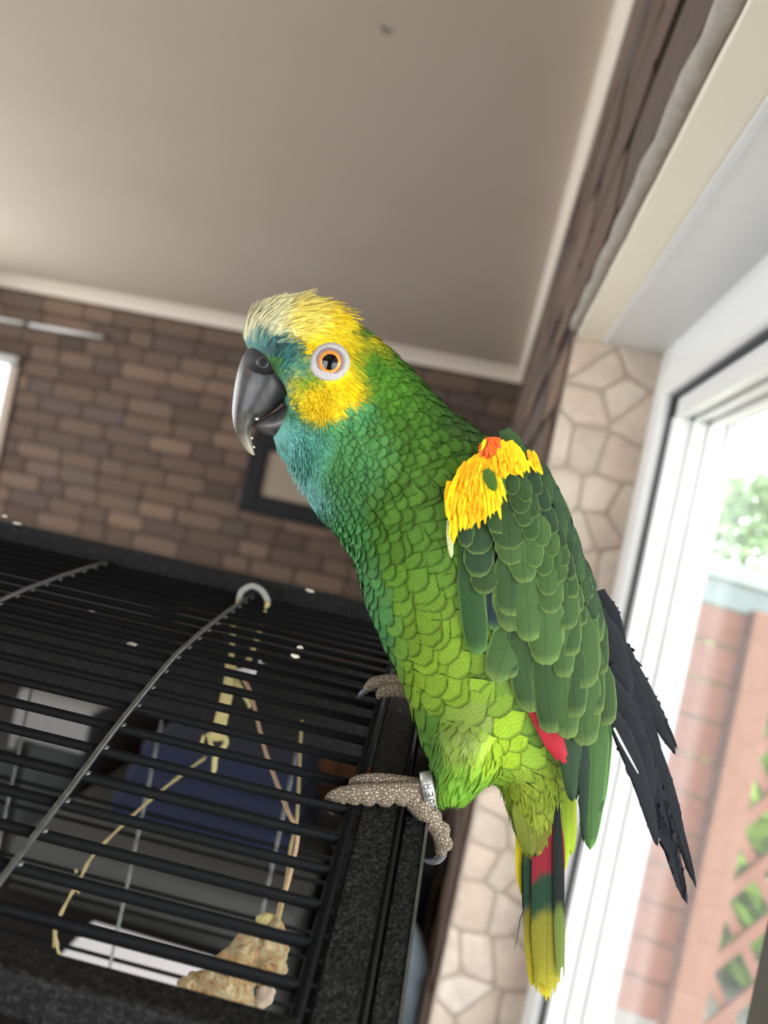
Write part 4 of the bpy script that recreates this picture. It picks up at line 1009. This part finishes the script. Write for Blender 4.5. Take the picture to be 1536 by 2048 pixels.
# ---- beak, cere, eyes
def horn():
    t = NT('beak_horn'); n = t.noise(160, 5, t.geo((1, 1, .6)), .6, 1.0); m = t.noise(60, 3, t.geo())
    c = t.ramp(n, [(.3, lin((34, 34, 37))), (.55, lin((56, 55, 58))), (.8, lin((92, 86, 78)))])
    c = t.mix(t.ramp(m, [(.52, 0.0), (.7, .6)]), c, lin((104, 97, 86)))
    di = t.n('ShaderNodeVectorMath', operation='DISTANCE'); t.l(t.geo(), di.inputs[0]); di.inputs[1].default_value = tuple(B3(506, 905, 0))
    t.base(t.mix(t.ramp(di.outputs['Value'], [(.002, .9), (.011, 0.0)]), c, lin((176, 166, 146)))); t.set(Roughness=.32); t.bump(n, .25, .0008); return t.m
M['horn'] = horn()
def beak(name, sec, ns=36, nth=28):
    g, _ = grid_from(sec, ns, nth); v, f = grid_mesh(g); return mk(name, B3a(v), f, M['horn'], parrot)
beak('upper_beak', [((590, 770), (500, 700), 40), ((578, 792), (486, 712), 44), ((560, 810), (474, 745), 42), ((536, 830), (467, 785), 37), ((516, 840), (464, 825), 30), ((504, 858), (469, 858), 21), ((503, 880), (481, 884), 12), ((508, 903), (497, 905), 5), ((510, 910), (506, 911), 1.5)])
beak('lower_beak', [((592, 872), (592, 800), 34), ((572, 876), (574, 806), 36), ((548, 875), (552, 822), 32), ((528, 868), (530, 834), 24), ((513, 860), (514, 842), 14), ((508, 854), (509, 848), 4)])
def ell(name, c, r, mat, parent, us=20, vs=12, noise=0.0):
    V, F = [], []
    for i in range(vs+1):
        for j in range(us):
            a, b = math.pi*i/vs, 2*math.pi*j/us; k = 1+RNG.uniform(-noise, noise)
            V.append((c[0]+r[0]*math.sin(a)*math.cos(b)*k, c[1]+r[1]*math.sin(a)*math.sin(b)*k, c[2]+r[2]*math.cos(a)*k))
    for i in range(vs):
        for j in range(us): F.append((i*us+j, i*us+(j+1) % us, (i+1)*us+(j+1) % us, (i+1)*us+j))
    return mk(name, B3a(V), F, mat, parent)
M['cere'] = plain('dark_cere', (30, 29, 31), .7, var=.3, scale=300, bump=.5, bd=.0008)
cere = ell('cere', (531, 721, 0), (45, 40, 63), M['cere'], parrot, noise=.02)
for sd in (1, -1):
    ell('nostril_rim', (526, 725, 62*sd), (14, 13, 6), M['horn'], cere); ell('nostril', (526, 725, 66*sd), (8.5, 8, 4), plain('nostril_black', (8, 8, 8), .8), cere)
M['flake'] = plain('beak_flake', (206, 200, 184), .6)
for x, y, z, r in ((480, 747, 14, 5), (487, 744, 20, 3.5), (514, 838, 30, 4), (504, 876, 10, 3), (508, 894, 6, 3)):
    ell('beak_flake', (x, y, z), (r, r*.8, r*.7), M['flake'], parrot, 8, 6, .25)
def eyering_mat():
    t = NT('bare_eye_ring'); n = t.noise(700, 4, t.geo(), .6)
    t.base(t.mix(n, lin((136, 128, 130)), lin((200, 196, 196)))); t.set(Roughness=.6); t.bump(n, .6, .0006); return t.m
M['eyering'] = eyering_mat(); M['pupil'] = plain('pupil', (4, 4, 5), .05, var=0); 
def iris_mat():
    t = NT('orange_iris'); n = t.noise(900, 3, t.geo()); t.base(t.mix(n, lin((216, 104, 28)), lin((246, 160, 70)))); t.set(Roughness=.15); return t.m
M['iris'] = iris_mat(); M['lid'] = plain('brown_eyelid', (128, 106, 102), .6)
for sd in (1, -1):
    zs = abs(surf(EYE[0], EYE[1], 100, sd))
    rings = [(20, 9), (24, 10), (27, 10.5), (30, 9.5), (32, 10), (34.5, 9), (37, 6), (40, -3)]
    V, F = [], []; n = 40
    for r, dz in rings:
        for j in range(n):
            a = 2*math.pi*j/n; ex = 1.0+(.12*max(0, math.cos(a-2.6))**6 if r > 30 else 0)
            x, y = EYE[0]+r*ex*math.cos(a), EYE[1]+r*ex*math.sin(a)
            zb = surf(x, y, zs, sd)*sd
            V.append((x, y, (max(zb, zs-14)*.6+zs*.4+dz)*sd))
    for i in range(len(rings)-1):
        for j in range(n): F.append((i*n+j, i*n+(j+1) % n, (i+1)*n+(j+1) % n, (i+1)*n+j))
    er = mk('eye_ring', B3a(V), F, M['eyering'], parrot)
    V = [(EYE[0]+r*math.cos(2*math.pi*j/n), EYE[1]+r*math.sin(2*math.pi*j/n), (zs+dz)*sd) for r, dz in ((22, 10), (23.5, 12.5), (26, 12.5), (29, 9)) for j in range(n)]
    mk('eyelid', B3a(V), [(i*n+j, i*n+(j+1) % n, (i+1)*n+(j+1) % n, (i+1)*n+j) for i in range(3) for j in range(n)], M['lid'], er)
    V = [(EYE[0]+r*math.cos(2*math.pi*j/n), EYE[1]+r*math.sin(2*math.pi*j/n), (zs+dz)*sd) for r, dz in ((25, 8), (21.5, 12), (17, 14.5), (13.5, 15.2)) for j in range(n)]
    ey = mk('eye', B3a(V), [(i*n+j, i*n+(j+1) % n, (i+1)*n+(j+1) % n, (i+1)*n+j) for i in range(3) for j in range(n)], M['iris'], parrot)
    V = [(EYE[0]+r*math.cos(2*math.pi*j/n), EYE[1]+r*math.sin(2*math.pi*j/n), (zs+dz)*sd) for r, dz in ((16.2, 14.8), (10, 16.5), (5, 17.3), (.5, 17.5)) for j in range(n)]
    mk('pupil', B3a(V), [(i*n+j, i*n+(j+1) % n, (i+1)*n+(j+1) % n, (i+1)*n+j) for i in range(3) for j in range(n)]+[tuple(3*n+j for j in range(n))], M['pupil'], ey)

# ---- legs
def scale_mat():
    t = NT('scaly_foot_skin'); v = t.n('ShaderNodeTexVoronoi', feature='DISTANCE_TO_EDGE'); v.inputs['Scale'].default_value = 660
    t.l(t.geo((1, 1, 1.0)), v.inputs['Vector']); f = t.ramp(v.outputs['Distance'], [(.02, 0.0), (.22, 1.0)]); n = t.noise(200, 3, t.geo())
    t.base(t.mix(f, lin((90, 76, 62)), t.mix(n, lin((138, 123, 104)), lin((164, 149, 128))))); t.set(Roughness=.6); t.bump(f, .8, .0010); return t.m
M['foot'] = scale_mat(); M['claw'] = plain('grey_claw', (70, 72, 76), .25, var=.3, scale=200)
def legpart(name, pts, parent, mat, n=60, m=18, bump_=.10, freq=7, pad=True):
    c = cr(np.array(pts, float), n); V, F = [], []
    for i in range(n):
        t = c[min(i+1, n-1), :3]-c[max(i-1, 0), :3]; t /= np.linalg.norm(t)
        a = np.array([0, 0, 1.0]); b = np.cross(t, a); b /= np.linalg.norm(b)+1e-9
        r = c[i, 3]
        for j in range(m):
            an = 2*math.pi*j/m; under = max(0, math.cos(an)) if pad else 0
            rr = r*(1+bump_*abs(math.sin(i/n*math.pi*freq))*under*1.6+.03*math.sin(i*1.9+j))
            V.append(c[i, :3]+rr*(math.cos(an)*b*1.0+math.sin(an)*a))
    for i in range(n-1):
        for j in range(m): F.append((i*m+j, i*m+(j+1) % m, (i+1)*m+(j+1) % m, (i+1)*m+j))
    F += [tuple(range(m-1, -1, -1)), tuple((n-1)*m+j for j in range(m))]
    return mk(name, B3a(V), F, mat, parent)
leg = bpy.data.objects.new('leg', None); C.objects.link(leg); leg.parent = parrot; leg.matrix_parent_inverse = parent_inv(parrot); leg.location = tuple(B3(840, 1590, 90))
legpart('shank', [(900, 1570, 82, 26), (872, 1580, 86, 25), (848, 1582, 90, 24), (826, 1582, 92, 22), (808, 1584, 92, 14)], leg, M['foot'], 24, pad=False)
legpart('toe', [(842, 1582, 94, 20), (815, 1584, 104, 21), (780, 1586, 112, 21), (740, 1586, 120, 20), (705, 1588, 122, 19), (678, 1592, 118, 17), (662, 1600, 112, 14), (656, 1610, 106, 6)], leg, M['foot'], freq=8, bump_=.26)
legpart('toe', [(842, 1574, 76, 18), (800, 1567, 82, 17), (760, 1562, 88, 16), (725, 1562, 90, 14), (706, 1566, 88, 10), (700, 1572, 86, 3)], leg, M['foot'], freq=7)
legpart('toe', [(816, 1584, 94, 18), (830, 1606, 100, 20), (845, 1622, 100, 20), (862, 1640, 96, 18), (876, 1660, 90, 17), (884, 1682, 84, 16), (880, 1698, 78, 14), (872, 1706, 76, 5)], leg, M['foot'], freq=6, bump_=.26)
legpart('claw', [(884, 1700, 76, 11), (882, 1712, 72, 10), (870, 1722, 70, 8), (854, 1722, 70, 5), (838, 1716, 70, 1)], leg, M['claw'], 20, 12, 0, 1, False)
legpart('claw', [(664, 1602, 106, 8), (657, 1614, 102, 7), (661, 1624, 98, 4), (668, 1630, 96, 1)], leg, M['claw'], 16, 12, 0, 1, False)
# closed metal ring with stamped letters
M['ring'] = plain('aluminium_ring', (176, 176, 174), .38, metal=.75, var=.12, scale=300)
V, F = [], []; n = 40
ca = np.array([857, 1582, 86.0]); axv = np.array([.985, -.17, .0]); p1 = np.array([.17, .985, 0]); p2 = np.array([0, 0, 1.0])
for k, (a, r) in enumerate(((-12, 30), (-12, 36), (12, 36), (12, 30))):
    for j in range(n): an = 2*math.pi*j/n; V.append(ca+axv*a+r*1.12*math.cos(an)*p1+r*math.sin(an)*p2)
F = [((k % 4)*n+j, (k % 4)*n+(j+1) % n, ((k+1) % 4)*n+(j+1) % n, ((k+1) % 4)*n+j) for k in range(4) for j in range(n)]
ring_o = mk('leg_ring', B3a(V), F, M['ring'], leg); ring_o['label'] = 'stamped silver leg ring'
M['ink'] = plain('stamped_letter', (40, 40, 42), .6)
STROKE = {'G': [[(.9, .8), (.6, 1), (.25, .9), (.1, .5), (.25, .1), (.6, 0), (.9, .2), (.9, .48), (.55, .48)]], 'E': [[(.85, 1), (.15, 1), (.15, 0), (.85, 0)], [(.15, .5), (.7, .5)]], 'R': [[(.15, 0), (.15, 1), (.7, 1), (.88, .8), (.7, .52), (.15, .52)], [(.5, .52), (.88, 0)]], 'L': [[(.2, 1), (.2, 0), (.8, 0)]]}
for k, chh in enumerate('LGER'):
    bmv, bmf = [], []
    for st in STROKE[chh]:
        for (x0, y0), (x1, y1) in zip(st[:-1], st[1:]):
            dx, dy = x1-x0, y1-y0; L_ = math.hypot(dx, dy); ox, oy = -dy/L_*.07, dx/L_*.07; b0 = len(bmv)
            for (x, y) in ((x0+ox, y0+oy), (x1+ox, y1+oy), (x1-ox, y1-oy), (x0-ox, y0-oy)):
                # letters run around the ring (upwards in the picture), glyph height along its axis
                an = math.radians(64-k*23-x*17); a = (y-.5)*15
                bmv.append(ca+axv*(-a)+36.4*1.12*math.sin(an-math.pi/2+math.pi/2)*p1+36.4*math.cos(an)*p2)
            bmf.append((b0, b0+1, b0+2, b0+3))
    mk('letter', B3a(bmv), bmf, M['ink'], leg, smooth=False)
# far foot, further along the same rail
leg2 = bpy.data.objects.new('leg', None); C.objects.link(leg2); leg2.parent = parrot; leg2.matrix_parent_inverse = parent_inv(parrot); leg2.location = tuple(B3(820, 1380, -150))
legpart('shank', [(900, 1440, -110, 24), (862, 1410, -140, 22), (835, 1388, -180, 20), (815, 1380, -215, 16)], leg2, M['foot'], 24, pad=False)
legpart('toe', [(845, 1378, -205, 14), (810, 1366, -212, 14), (775, 1362, -215, 13), (748, 1366, -216, 11), (735, 1376, -216, 8), (730, 1386, -216, 3)], leg2, M['foot'])
legpart('toe', [(845, 1388, -190, 14), (815, 1382, -196, 14), (785, 1380, -198, 13), (762, 1386, -200, 10), (756, 1398, -200, 3)], leg2, M['foot'])
legpart('claw', [(734, 1378, -215, 6), (722, 1388, -214, 5), (716, 1404, -214, 3), (722, 1418, -214, 1)], leg2, M['claw'], 16, 10, 0, 1, False)
